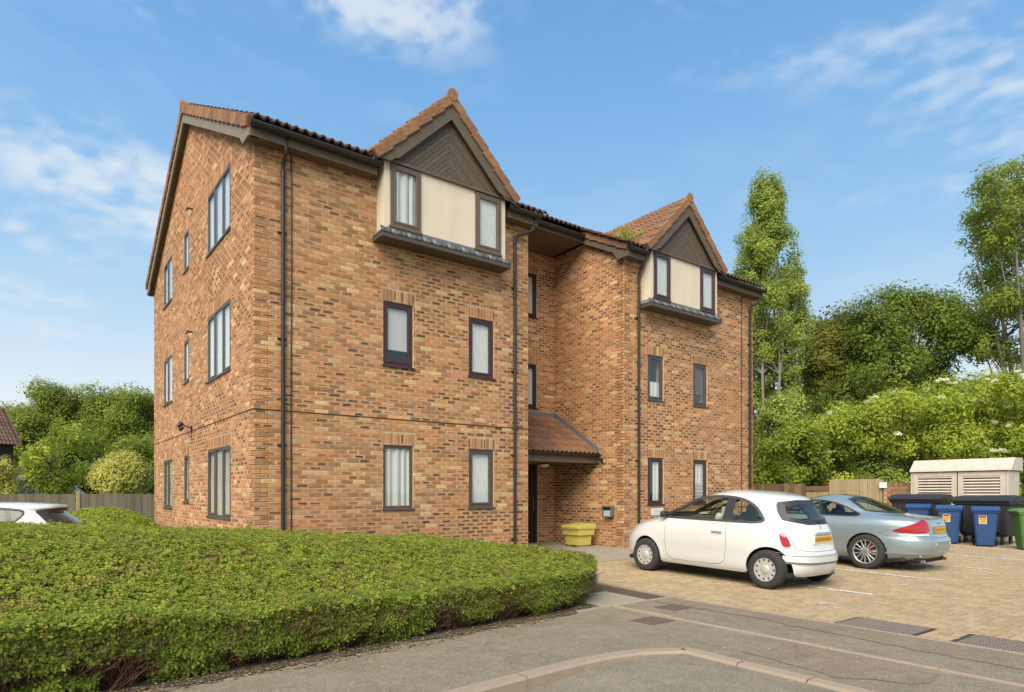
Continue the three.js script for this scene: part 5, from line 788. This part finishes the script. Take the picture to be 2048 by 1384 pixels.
function patch(f, poly, off = 0, rows = 12, cols = 22) { // a piece of the shell within an outline (each level crossed once)
  const ys = poly.map((p) => p[1]), y0 = Math.min(...ys) + 1e-4, y1 = Math.max(...ys) - 1e-4, pos = [], id = [];
  for (let r = 0; r <= rows; r++) { const y = lerp(y0, y1, r / rows), xs = []; poly.forEach((p, i) => { const q = poly[(i + 1) % poly.length]; if ((p[1] - y) * (q[1] - y) <= 0 && p[1] !== q[1]) xs.push(lerp(p[0], q[0], (y - p[1]) / (q[1] - p[1]))); }); const a = Math.min(...xs), b = Math.max(...xs); for (let c = 0; c <= cols; c++) pos.push(...lift(f, lerp(a, b, c / cols), y, off)); }
  for (let r = 0; r < rows; r++) for (let c = 0; c < cols; c++) { const a = r * (cols + 1) + c, d = a + cols + 1; id.push(a, a + 1, d + 1, a, d + 1, d); }
  const g = new THREE.BufferGeometry(); g.setAttribute('position', new THREE.Float32BufferAttribute(pos, 3)); g.setIndex(id); g.computeVertexNormals(); return g;
}
function ribbon(f, line, w, off, closed = true, shift = 0, thick = 0) { // a strip of width w that follows a line on the shell
  const q = new Quads(), n = line.length, L = (i) => line[closed ? (i + n) % n : clamp(i, 0, n - 1)], N = (i) => { const a = L(i - 1), b = L(i + 1), l = Math.hypot(b[0] - a[0], b[1] - a[1]) || 1; return [-(b[1] - a[1]) / l, (b[0] - a[0]) / l]; }, pt = (i, k, o = off) => { const p = L(i), m = N(i); return lift(f, p[0] + m[0] * k, p[1] + m[1] * k, o); };
  for (let i = 0; i < (closed ? n : n - 1); i++) { q.add(pt(i, shift - w / 2), pt(i + 1, shift - w / 2), pt(i + 1, shift + w / 2), pt(i, shift + w / 2)); if (thick) { q.add(pt(i, shift - w / 2, off - thick), pt(i + 1, shift - w / 2, off - thick), pt(i + 1, shift - w / 2), pt(i, shift - w / 2)); q.add(pt(i, shift + w / 2), pt(i + 1, shift + w / 2), pt(i + 1, shift + w / 2, off - thick), pt(i, shift + w / 2, off - thick)); } }
  return q.geo();
}
const arcLine = (cz, cy, r, a0, a1, n = 40) => Array.from({ length: n + 1 }, (_, i) => { const a = lerp(a0, a1, i / n); return [cz + r * Math.cos(a), cy + r * Math.sin(a)]; });
const C = { glass: mat([.80, .88, .83], .02, { transmission: 1, ior: 1.5 }), trim: mat([.03, .03, .032], .5), seam: mat([.16, .155, .15], .7), under: mat([.018, .018, .018], .85), tyre: mat([.035, .032, .03], .82, bump(.002, 8)), chrome: mat([.72, .71, .68], .15, { metalness: 1 }), alloy: mat([.62, .61, .58], .3, { metalness: .75, clearcoat: .4 }), cap: mat([.50, .48, .44], .45, { metalness: .25, clearcoat: .2 }), red: mat([.36, .008, .010], .12, { clearcoat: 1, clearcoatRoughness: .04 }), clear: mat([.62, .60, .57], .15, { clearcoat: 1 }), seat: mat([.56, .53, .46], .85), dash: mat([.15, .145, .135], .7), seatDark: mat([.12, .10, .085], .8) };
const plateTex = (() => { const cv = document.createElement('canvas'); cv.width = 260; cv.height = 56; const k = cv.getContext('2d'); k.fillStyle = '#dba10c'; k.fillRect(0, 0, 260, 56); const R = rng(3); for (let i = 0; i < 7; i++) for (let j = 0; j < 26; j++) { k.fillStyle = 'rgba(96,64,10,0.035)'; const w = 14 + R() * 22; k.fillRect(16 + i * 32 + (R() - .5) * 26, 10 + (R() - .5) * 12 + R() * 10, w, 14 + R() * 14); } const t = new THREE.CanvasTexture(cv); t.colorSpace = THREE.SRGBColorSpace; return t; })();
const plateMat = mat([1, 1, 1], .35, { map: plateTex });
function wheelAt(t, x, y, z, r, width, style) {
  const g = sub('wheel', t, [x, y, z]), s = Math.sign(x), rim = r * (style === 'cap' ? .655 : .70), pr = [[rim - .012, -width / 2 + .01], [rim + .02, -width / 2], [r - .03, -width / 2 + .004], [r - .008, -width / 2 + .022], [r, -width / 2 + .045], [r, width / 2 - .045], [r - .008, width / 2 - .022], [r - .03, width / 2 - .004], [rim + .02, width / 2], [rim - .012, width / 2 - .01]];
  part('tyre', new THREE.LatheGeometry(pr.map(([a, b]) => new THREE.Vector2(a, b)), 48).rotateZ(-Math.PI / 2), C.tyre, g);
  const X = (geo) => geo.rotateY(s > 0 ? Math.PI / 2 : -Math.PI / 2), f = width / 2 - .012;
  if (style === 'cap') {
    const outer = new THREE.Shape(); for (let i = 0; i < 48; i++) { const a = i / 48 * Math.PI * 2; outer[i ? 'lineTo' : 'moveTo'](rim * Math.cos(a), rim * Math.sin(a)); } for (let i = 0; i < 11; i++) { const a = i / 11 * 6.2832, R0 = rim * .66, R1 = rim * .86, d = .125; const h = new THREE.Path(); h.moveTo(R0 * Math.cos(a - d), R0 * Math.sin(a - d)); h.lineTo(R1 * Math.cos(a - d * .95), R1 * Math.sin(a - d * .95)); h.lineTo(R1 * Math.cos(a + d * .95), R1 * Math.sin(a + d * .95)); h.lineTo(R0 * Math.cos(a + d), R0 * Math.sin(a + d)); outer.holes.push(h); }
    part('rim', merge([X(new THREE.ExtrudeGeometry(outer, { depth: .012, bevelEnabled: true, bevelSize: .003, bevelThickness: .004, bevelSegments: 2, curveSegments: 40 }).translate(0, 0, f - .022)), X(new THREE.LatheGeometry([[.001, .016], [.04, .014], [rim * .36, .002], [rim * .42, -.01]].map(([a, b]) => new THREE.Vector2(a, b)), 32).rotateX(Math.PI / 2).translate(0, 0, f + .0)), X(new THREE.TorusGeometry(rim - .004, .007, 8, 48).translate(0, 0, f - .004)), X(new THREE.TorusGeometry(rim * .47, .005, 6, 40).translate(0, 0, f - .008))]), C.cap, g);
    part('brake', X(new THREE.CylinderGeometry(rim - .006, rim - .006, .02, 32).rotateX(Math.PI / 2).translate(0, 0, f - .06)), C.under, g);
  } else {
    const sp = []; for (let i = 0; i < 7; i++) for (const k of [-1, 1]) { const a = i / 7 * 6.2832 + k * .13; sp.push(box(.02, -.011, 0, rim - .012, .011, .026, .006).rotateZ(k * .12).rotateZ(a - k * .05).translate(0, 0, f - .035)); }
    sp.push(new THREE.CylinderGeometry(.062, .068, .04, 24).rotateX(Math.PI / 2).translate(0, 0, f - .018), new THREE.TorusGeometry(rim - .008, .013, 10, 56).translate(0, 0, f - .008), new THREE.CylinderGeometry(rim, rim, width * .8, 40, 1, true).rotateX(Math.PI / 2)); part('rim', merge(sp.map(X)), C.alloy, g);
    part('brake', merge([X(new THREE.CylinderGeometry(rim * .72, rim * .72, .02, 32).rotateX(Math.PI / 2).translate(0, 0, f - .10))]), mat([.12, .11, .10], .5, { metalness: .6 }), g); part('brake_caliper', X(box(.05, .06, f - .11, .14, .15, f - .07, .01)), mat([.4, .03, .02], .5), g);
    part('hub_cap', X(new THREE.CylinderGeometry(.03, .03, .006, 20).rotateX(Math.PI / 2).translate(0, 0, f + .004)), C.dash, g);
  }
}
function car(name, label, pos, turn, pitch, o) {
  const t = thing(name, label, 'car', pos, turn), S = new Shell(o.shell), paint = o.paint; t.rotation.order = 'YXZ'; t.rotation.x = pitch;
  const cuts = (x, y, z) => { if (Math.abs(x) > .35 && (inside(o.dlo, z, y))) return true; if (z < 0 && inside(o.rearGlass, x, y) && Math.abs(x) < .75 && z < S.ring(y).c) return true; if (z > 0 && inside(o.frontGlass, x, y) && z > S.ring(y).c) return true; for (const a of o.axles) if (Math.abs(x) > .35 && Math.hypot(z - a, y - o.r) < o.arch) return true; return false; };
  part('body', S.mesh(cuts), paint, t);
  part('floor_pan', box(-S.w(S.bottom) + .05, S.bottom - .02, S.zr(S.bottom) + .12, S.w(S.bottom) - .05, S.bottom + .05, S.zf(S.bottom) - .12, .02), C.under, t);
  for (const s of [-1, 1]) {
    const f = S.side(s), d = dense(o.dlo, .025);
    for (const w of o.sideGlass) part('side_window', patch(f, w, -.002), C.glass, t);
    part('window_trim', ribbon(f, d, o.trimW ?? .05, .004, true, 0, .006), o.trimM ?? C.trim, t);
    for (const w of o.pillars ?? []) part('pillar', patch(f, w, .001, 10, 4), o.pillarM ?? C.trim, t);
    for (const l of o.seams) part('shut_line', ribbon(f, dense2(l), .007, .0012, false), C.seam, t);
    for (const a of o.axles) {
      part('wheel_arch', merge([ribbon(f, arcLine(a, o.r, o.arch + .012, -.55, Math.PI + .55, 60).filter((p) => p[1] > S.bottom + .005), .05, .006, false, 0, .02)]), paint, t);
      part('arch_liner', (() => { const q = new Quads(), L = arcLine(a, o.r, o.arch + .004, -.28, Math.PI + .28, 30), x0 = s * .42; for (let i = 0; i < 30; i++) { const [p, y] = L[i], [p2, y2] = L[i + 1], xa = s * (S.sideX(p, y) - .006), xb = s * (S.sideX(p2, y2) - .006); q.add([x0, y, p], [x0, y2, p2], [xb, y2, p2], [xa, y, p]); q.add([x0, y, p], [x0, y2, p2], [x0, o.r, a], [x0, o.r, a]); } return q.geo(); })(), C.under, t);
      wheelAt(t, s * o.track, o.r, a, o.r, o.tyreW, o.wheel);
    }
    if (o.tail) part('tail_light', patch(S.corner(-1), o.tail.map(([u, y]) => [s * u, y]), .008, 14, 16), o.tailM ?? C.red, t);
    if (o.tailClear) part('reversing_light', patch(S.corner(-1), o.tailClear.map(([u, y]) => [s * u, y]), .009, 4, 12), C.clear, t);
    const [hz, hy] = o.handle; part('door_handle', merge([ribbon(f, [[hz - .09, hy], [hz - .045, hy + .006], [hz, hy + .008], [hz + .045, hy + .006], [hz + .09, hy]], .02, .03, false, 0, .028)]), o.handleM ?? C.chrome, t);
    const [mz, my] = o.mirror, mx = S.sideX(mz, my); part('door_mirror', merge([new RoundedBoxGeometry(.17, .12, .09, 4, .04).translate(s * (mx + .11), my + .03, mz), new RoundedBoxGeometry(.09, .05, .05, 2, .02).translate(s * (mx + .02), my - .01, mz)]), o.mirrorM ?? C.trim, t);
  }
  part('rear_window', patch(S.end(-1), o.rearGlass, -.002, 14, 24), C.glass, t); part('windscreen', patch(S.end(1), o.frontGlass, -.002, 14, 24), C.glass, t);
  part('window_trim', ribbon(S.end(-1), dense(o.rearGlass, .03), o.rearTrim ?? .06, .004, true, 0, .006), C.trim, t); part('window_trim', ribbon(S.end(1), dense(o.frontGlass, .03), .05, .004, true, 0, .006), C.trim, t);
  for (const l of o.rearSeams) part('shut_line', ribbon(S.corner(-1), dense2(l), .008, .0015, false), C.seam, t);
  const [pw, py0, py1] = o.plate; { const g = new THREE.PlaneGeometry(pw * 2, py1 - py0).rotateY(Math.PI), z = S.endZ(pw * .6, (py0 + py1) / 2, -1), m = part('number_plate', g, plateMat, t); m.position.set(0, (py0 + py1) / 2, z - .022); m.rotation.x = o.plateTilt ?? -.05; part('plate_holder', box(-pw - .012, py0 - .012, z - .018, pw + .012, py1 + .012, z + .05, .006), o.holderM ?? C.trim, t); }
  o.extra?.(t, S);
  // inside
  for (const s of [-1, 1]) { part('seat', merge([new RoundedBoxGeometry(.46, .16, .5, 3, .05).translate(s * .35, .5, o.seat + .18), new RoundedBoxGeometry(.44, .56, .13, 3, .055).rotateX(-.28).translate(s * .35, .82, o.seat - .13), new RoundedBoxGeometry(.22, .15, .09, 3, .04).translate(s * .35, 1.13, o.seat - .22)]), o.seatM ?? C.seat, t); part('rear_seat', new RoundedBoxGeometry(.5, .5, .14, 3, .05).rotateX(-.3).translate(s * .28, .74, o.rearSeat), o.seatM ?? C.seat, t); }
  part('dashboard', new RoundedBoxGeometry(1.15, .26, .34, 3, .08).translate(0, .86, o.dash), C.dash, t); part('steering_wheel', new THREE.TorusGeometry(.18, .016, 8, 28).rotateX(.45).translate(-.35, .93, o.dash - .26), C.dash, t); part('interior_floor', box(-.62, S.bottom + .06, o.rearSeat - .25, .62, S.bottom + .12, o.dash + .2), C.dash, t);
  return t;
}
const dense2 = (l, d = .03) => { const o = []; for (let i = 0; i < l.length - 1; i++) { const n = Math.max(1, Math.round(Math.hypot(l[i + 1][0] - l[i][0], l[i + 1][1] - l[i][1]) / d)); for (let k = 0; k < n; k++) o.push([lerp(l[i][0], l[i + 1][0], k / n), lerp(l[i][1], l[i + 1][1], k / n)]); } o.push(l[l.length - 1]); return o; };
const tailRound = (p) => roundPoly(p, 2);
// small white hatchback
const whitePaint = mat([.66, .645, .60], .32, { clearcoat: 1, clearcoatRoughness: .06 });
{
  const dlo = roundPoly([[1.10, .985], [.88, 1.10], [.52, 1.275], [.14, 1.36], [-.30, 1.375], [-.62, 1.345], [-.86, 1.25], [-1.0, 1.10], [-1.07, .985], [-.5, .985], [.2, .985]], 2);
  const cut = (a, b) => dense(dlo, .02).filter(([z]) => z <= a && z >= b);
  const halves = (a, b) => { a = Math.min(a, Math.max(...dlo.map((p) => p[0])) - .004); b = Math.max(b, Math.min(...dlo.map((p) => p[0])) + .004); const e = (z) => { const ys = []; dlo.forEach((p, i) => { const q = dlo[(i + 1) % dlo.length]; if ((p[0] - z) * (q[0] - z) <= 0 && p[0] !== q[0]) ys.push(lerp(p[1], q[1], (z - p[0]) / (q[0] - p[0]))); }); return [Math.min(...ys), Math.max(...ys)]; }; const [l0, h0] = e(a), [l1, h1] = e(b), topPts = cut(a, b).filter((p) => p[1] > 1.0).sort((p, q) => q[0] - p[0]); return [[a, l0], [a, h0], ...topPts, [b, h1], [b, l1]]; };
  car('white_hatchback', 'small white three-door hatchback parked across a bay line by the flats', [6.75, gy(4.15) + .002, 4.18], Math.PI, -.0215, {
    shell: { bottom: .2, top: 1.488, zf: [[0.2, 1.81], [0.28, 1.89], [0.38, 1.94], [0.5, 1.955], [0.62, 1.925], [0.72, 1.855], [0.8, 1.75], [0.87, 1.59], [0.93, 1.39], [0.98, 1.19], [1.02, 1.111], [1.1, 0.963], [1.2, 0.76], [1.3, 0.518], [1.38, 0.27], [1.43, 0.07], [1.465, -0.1], [1.488, -0.36]], zr: [[.2, -1.59], [.26, -1.635], [.34, -1.662], [.45, -1.675], [.54, -1.672], [.60, -1.64], [.70, -1.625], [.85, -1.60], [.96, -1.555], [1.05, -1.505], [1.15, -1.44], [1.25, -1.375], [1.32, -1.325], [1.36, -1.28], [1.395, -1.20], [1.43, -1.04], [1.465, -.78], [1.488, -.36]], w: [[.2, .73], [.26, .765], [.35, .787], [.48, .80], [.62, .81], [.75, .805], [.88, .785], [.98, .752], [1.1, .705], [1.2, .662], [1.3, .612], [1.36, .575], [1.40, .535], [1.43, .48], [1.455, .40], [1.475, .28], [1.488, .03]], n: [[.2, 4.2], [.6, 3.6], [.9, 3.2], [1.0, 3.0], [1.3, 3.0], [1.4, 2.7], [1.488, 2.3]] },
    paint: whitePaint, axles: [1.205, -1.15], r: .291, arch: .352, track: .715, tyreW: .185, wheel: 'cap', dlo, sideGlass: [halves(1.04, -.38), halves(-.50, -1.05)], pillars: [halves(-.36, -.52)], pillarM: C.trim, trimW: .036, trimM: mat([.06, .055, .05], .5),
    rearGlass: roundPoly([[-.54, 1.005], [.54, 1.005], [.50, 1.2], [.455, 1.30], [-.455, 1.30], [-.50, 1.2]], 1), frontGlass: roundPoly([[-.62, 1.03], [.62, 1.03], [.52, 1.37], [-.52, 1.37]], 1), rearTrim: .07,
    seams: [[[-.45, .985], [-.47, .6], [-.44, .36], [-.36, .30], [-.2, .275], [.6, .27], [.72, .33], [.76, .6], [.76, .95]], [[.95, .955], [1.2, .90], [1.45, .83], [1.62, .75]]],
    rearSeams: [[[-.70, .98], [-.66, .86], [-.60, .66], [-.56, .60], [-.3, .575], [.3, .575], [.56, .60], [.60, .66], [.66, .86], [.70, .98]], [[-1.0, .565], [-.7, .545], [-.58, .56]], [[1.0, .565], [.7, .545], [.58, .56]]],
    tail: roundPoly([[.635, .635], [.76, .63], [.785, .73], [.785, .85], [.70, .87], [.655, .75]], 1), handle: [-.30, .80], mirror: [.84, 1.0], plate: [.25, .70, .795], plateTilt: -.1, holderM: whitePaint, seat: .05, rearSeat: -.85, dash: .72, seatM: C.seat,
    extra: (t, S) => {
      const b = (v) => Array.from({ length: 41 }, (_, i) => [lerp(-.80, .80, i / 40), v + .018 * Math.abs(i / 20 - 1) ** 2]);
      part('bumper_strip', ribbon(S.corner(-1), b(.455), .085, .016, false, 0, .018), whitePaint, t); part('bumper_trim', ribbon(S.corner(-1), b(.40), .03, .012, false, 0, .012), C.seam, t); part('shut_line', ribbon(S.corner(-1), b(.505), .008, .006, false, 0), C.seam, t);
      part('boot_handle', new RoundedBoxGeometry(.46, .055, .05, 3, .022).translate(0, .828, S.endZ(.1, .828, -1) - .012), C.chrome, t); part('emblem', new THREE.CylinderGeometry(.032, .032, .012, 20).rotateX(Math.PI / 2 + .15).translate(0, .925, S.endZ(0, .925, -1) - .004), C.chrome, t);
      part('rear_wiper', merge([rod([-.02, 1.02, S.endZ(0, 1.02, -1) - .03], [-.36, 1.06, S.endZ(.36, 1.06, -1) - .03], .012, .006), new THREE.CylinderGeometry(.025, .025, .03, 12).rotateX(Math.PI / 2).translate(-.02, 1.02, S.endZ(0, 1.02, -1) - .02)]), C.trim, t);
      for (const s of [-1, 1]) part('lamp_surround', ribbon(S.corner(-1), dense(roundPoly([[.635, .635], [.76, .63], [.785, .73], [.785, .85], [.70, .87], [.655, .75]].map(([u, y]) => [s * u, y]), 1), .02), .010, .010, true, 0, .008), C.clear, t);
      for (const s of [-1, 1]) part('side_repeater', new THREE.SphereGeometry(.016, 10, 8).scale(.4, .8, 1).translate(s * S.sideX(.98, .78), .78, .98), C.clear, t);
      for (const s of [-1, 1]) part('headlight', patch(S.corner(1), tailRound([[.50, .66], [.72, .64], [.78, .74], [.70, .80], [.54, .78]]).map(([u, y]) => [s * u, y]), .006, 10, 10), C.clear, t);
      part('rear_valance', box(-.5, .19, -1.5, .5, .26, -1.38, .03), C.under, t); part('exhaust_pipe', rod([-.42, .2, -1.4], [-.42, .2, -1.6], .022), C.seam, t); part('aerial', rod([0, 1.475, -1.05], [0, 1.50, -1.07], .012), C.trim, t);
    },
  });
}
// silver-blue coupe
{
  const paint = mat([.35, .41, .42], .34, { metalness: .55, clearcoat: 1, clearcoatRoughness: .05 });
  const dlo = roundPoly([[.80, .985], [.5, 1.115], [.15, 1.235], [-.2, 1.275], [-.55, 1.245], [-.85, 1.155], [-1.06, 1.055], [-1.2, .99], [-.6, .985], [.2, .98]], 2);
  car('silver_blue_coupe', 'silver-blue two-door coupe with red tail lights beside the white hatchback', [10.66, gy(3.72) + .002, 3.74], Math.PI, -.0215, {
    shell: { bottom: .19, top: 1.40, zf: [[.19, 2.10], [.3, 2.22], [.45, 2.26], [.58, 2.24], [.66, 2.16], [.73, 2.0], [.80, 1.72], [.87, 1.38], [.93, 1.05], [.98, .88], [1.05, .72], [1.15, .50], [1.25, .24], [1.32, .02], [1.37, -.18], [1.40, -.48]], zr: [[.19, -2.05], [.26, -2.20], [.36, -2.29], [.48, -2.325], [.58, -2.32], [.64, -2.275], [.70, -2.25], [.82, -2.235], [.92, -2.21], [.97, -2.17], [.995, -2.08], [1.012, -1.92], [1.028, -1.74], [1.045, -1.60], [1.08, -1.50], [1.14, -1.37], [1.21, -1.20], [1.28, -1.01], [1.34, -.82], [1.38, -.65], [1.40, -.48]], w: [[.19, .76], [.27, .83], [.40, .878], [.55, .90], [.70, .905], [.82, .895], [.91, .868], [.97, .825], [1.01, .775], [1.05, .735], [1.12, .695], [1.2, .645], [1.28, .578], [1.33, .51], [1.365, .43], [1.385, .34], [1.40, .04]], n: [[.19, 4.4], [.6, 4.0], [.9, 3.8], [.99, 3.4], [1.06, 3.0], [1.3, 2.8], [1.40, 2.3]] },
    paint, axles: [1.32, -1.32], r: .328, arch: .372, track: .79, tyreW: .225, wheel: 'alloy', dlo, sideGlass: [dlo], trimW: .024, pillars: [[[-.30, .985], [-.30, 1.27], [-.325, 1.27], [-.325, .985]]], rearTrim: .03,
    rearGlass: roundPoly([[-.60, 1.065], [.60, 1.065], [.56, 1.18], [.42, 1.335], [-.42, 1.335], [-.56, 1.18]], 1), frontGlass: roundPoly([[-.66, 1.0], [.66, 1.0], [.5, 1.33], [-.5, 1.33]], 1),
    seams: [[[-.42, .975], [-.44, .7], [-.42, .36], [-.3, .30], [.7, .29], [.82, .4], [.86, .7], [.86, .93]], [[-1.02, .965], [-1.28, .97]], [[-1.5, .69], [-1.78, .78]], [[-.95, 1.14], [-.98, 1.2], [-.8, 1.29]]],
    rearSeams: [[[-.38, .97], [-.39, .72], [-.37, .645], [0, .63], [.37, .645], [.39, .72], [.38, .97]], [[-1.35, .66], [-.9, .655], [-.5, .648]], [[1.35, .66], [.9, .655], [.5, .648]]],
    tail: roundPoly([[.40, .71], [.42, .93], [.47, .975], [.58, .925], [.78, .86], [1.04, .765], [1.06, .735], [.8, .705]], 1), tailClear: [[.42, .672], [.95, .672], [.98, .70], [.42, .70]], handle: [-.28, .79], handleM: paint, mirror: [.72, 1.0], mirrorM: paint, plate: [.255, .715, .825], plateTilt: .04, holderM: mat([.20, .23, .235], .4, { metalness: .4 }), seat: .0, rearSeat: -.75, dash: .78, seatM: C.seatDark,
    extra: (t, S) => {
      for (const s of [-1, 1]) for (const u of [.32, .86]) part('parking_sensor', new THREE.SphereGeometry(.013, 10, 8).translate(...S.wrap(s * u, .52, -1)), C.clear, t);
      part('bumper_crease', ribbon(S.corner(-1), Array.from({ length: 41 }, (_, i) => [lerp(-1.5, 1.5, i / 40), .335]), .03, .012, false, 0, .012), paint, t);
      part('rear_valance', new RoundedBoxGeometry(1.1, .10, .25, 3, .04).translate(0, .21, -2.02), C.under, t); for (const s of [-.5, .5]) part('exhaust_pipe', rod([s, .2, -2.0], [s, .2, -2.2], .03), C.chrome, t);
      part('boot_badge', merge([0, 1, 2].map((i) => box(-.33 - i * .045, .675, S.endZ(.36, .69, -1) - .008, -.30 - i * .045, .705, S.endZ(.36, .69, -1) - .002))), C.chrome, t); part('lid_lettering', merge(Array.from({ length: 5 }, (_, i) => box(-.08 + i * .034, .885, S.endZ(0, .89, -1) - .008, -.058 + i * .034, .903, S.endZ(0, .89, -1) - .001))), C.chrome, t);
      part('boot_lip', ribbon(S.end(-1), Array.from({ length: 25 }, (_, i) => [lerp(-.55, .55, i / 24), .975]), .03, .008, false, 0, .01), paint, t);
    },
  });
}
// white hatchback on the drive, only its roof and rear glass above the hedge
{
  const dlo = roundPoly([[.80, 1.0], [.3, 1.27], [-.2, 1.36], [-.75, 1.36], [-1.16, 1.31], [-.82, 1.0], [-.4, 1.0], [.2, 1.0]], 2), [x, , z] = foot(8, 11.6);
  car('white_five_door', 'white hatchback on the drive showing roof and rear window over the hedge', [x - .55, -.16, z - .1], Math.atan2(-.93, -.30), 0, {
    shell: { bottom: .2, top: 1.47, zf: [[.2, 1.9], [.4, 2.0], [.6, 1.98], [.75, 1.85], [.85, 1.6], [.95, 1.2], [1.0, 1.0], [1.1, .8], [1.2, .58], [1.3, .32], [1.38, .08], [1.43, -.15], [1.47, -.55]], zr: [[.2, -1.8], [.4, -1.95], [.6, -1.95], [.8, -1.92], [.95, -1.86], [1.02, -1.8], [1.12, -1.68], [1.22, -1.56], [1.32, -1.45], [1.36, -1.50], [1.40, -1.50], [1.42, -1.42], [1.45, -1.1], [1.47, -.55]], w: [[.2, .74], [.4, .82], [.65, .85], [.85, .84], [1.0, .79], [1.1, .735], [1.2, .685], [1.3, .635], [1.38, .58], [1.42, .52], [1.45, .40], [1.47, .04]], n: [[.2, 4], [.9, 3.6], [1.1, 3.4], [1.35, 3.4], [1.47, 2.4]] },
    paint: whitePaint, axles: [1.27, -1.25], r: .3, arch: .345, track: .73, tyreW: .195, wheel: 'cap', dlo, sideGlass: [dlo], pillars: [[[-.36, 1.0], [-.36, 1.375], [-.46, 1.375], [-.46, 1.0]]], trimW: .035,
    rearGlass: roundPoly([[-.62, 1.03], [.62, 1.03], [.56, 1.2], [.52, 1.33], [-.52, 1.33], [-.56, 1.2]], 1), frontGlass: roundPoly([[-.62, 1.03], [.62, 1.03], [.52, 1.36], [-.52, 1.36]], 1), seams: [[[-.4, 1.0], [-.42, .4]]], rearSeams: [[[-.6, .98], [-.6, .6], [.6, .6], [.6, .98]]],
    tail: tailRound([[.62, .75], [.95, .75], [.95, .95], [.66, .97]]), handle: [-.2, .85], mirror: [.72, 1.0], plate: [.25, .68, .78], seat: 0, rearSeat: -.9, dash: .75, seatM: C.seatDark, extra: (t, S) => part('rear_wiper', rod([0, 1.05, S.endZ(0, 1.05, -1) - .03], [.2, 1.03, S.endZ(.2, 1.03, -1) - .06], .015), C.trim, t),
  });
}
renderer.render(scene, camera);
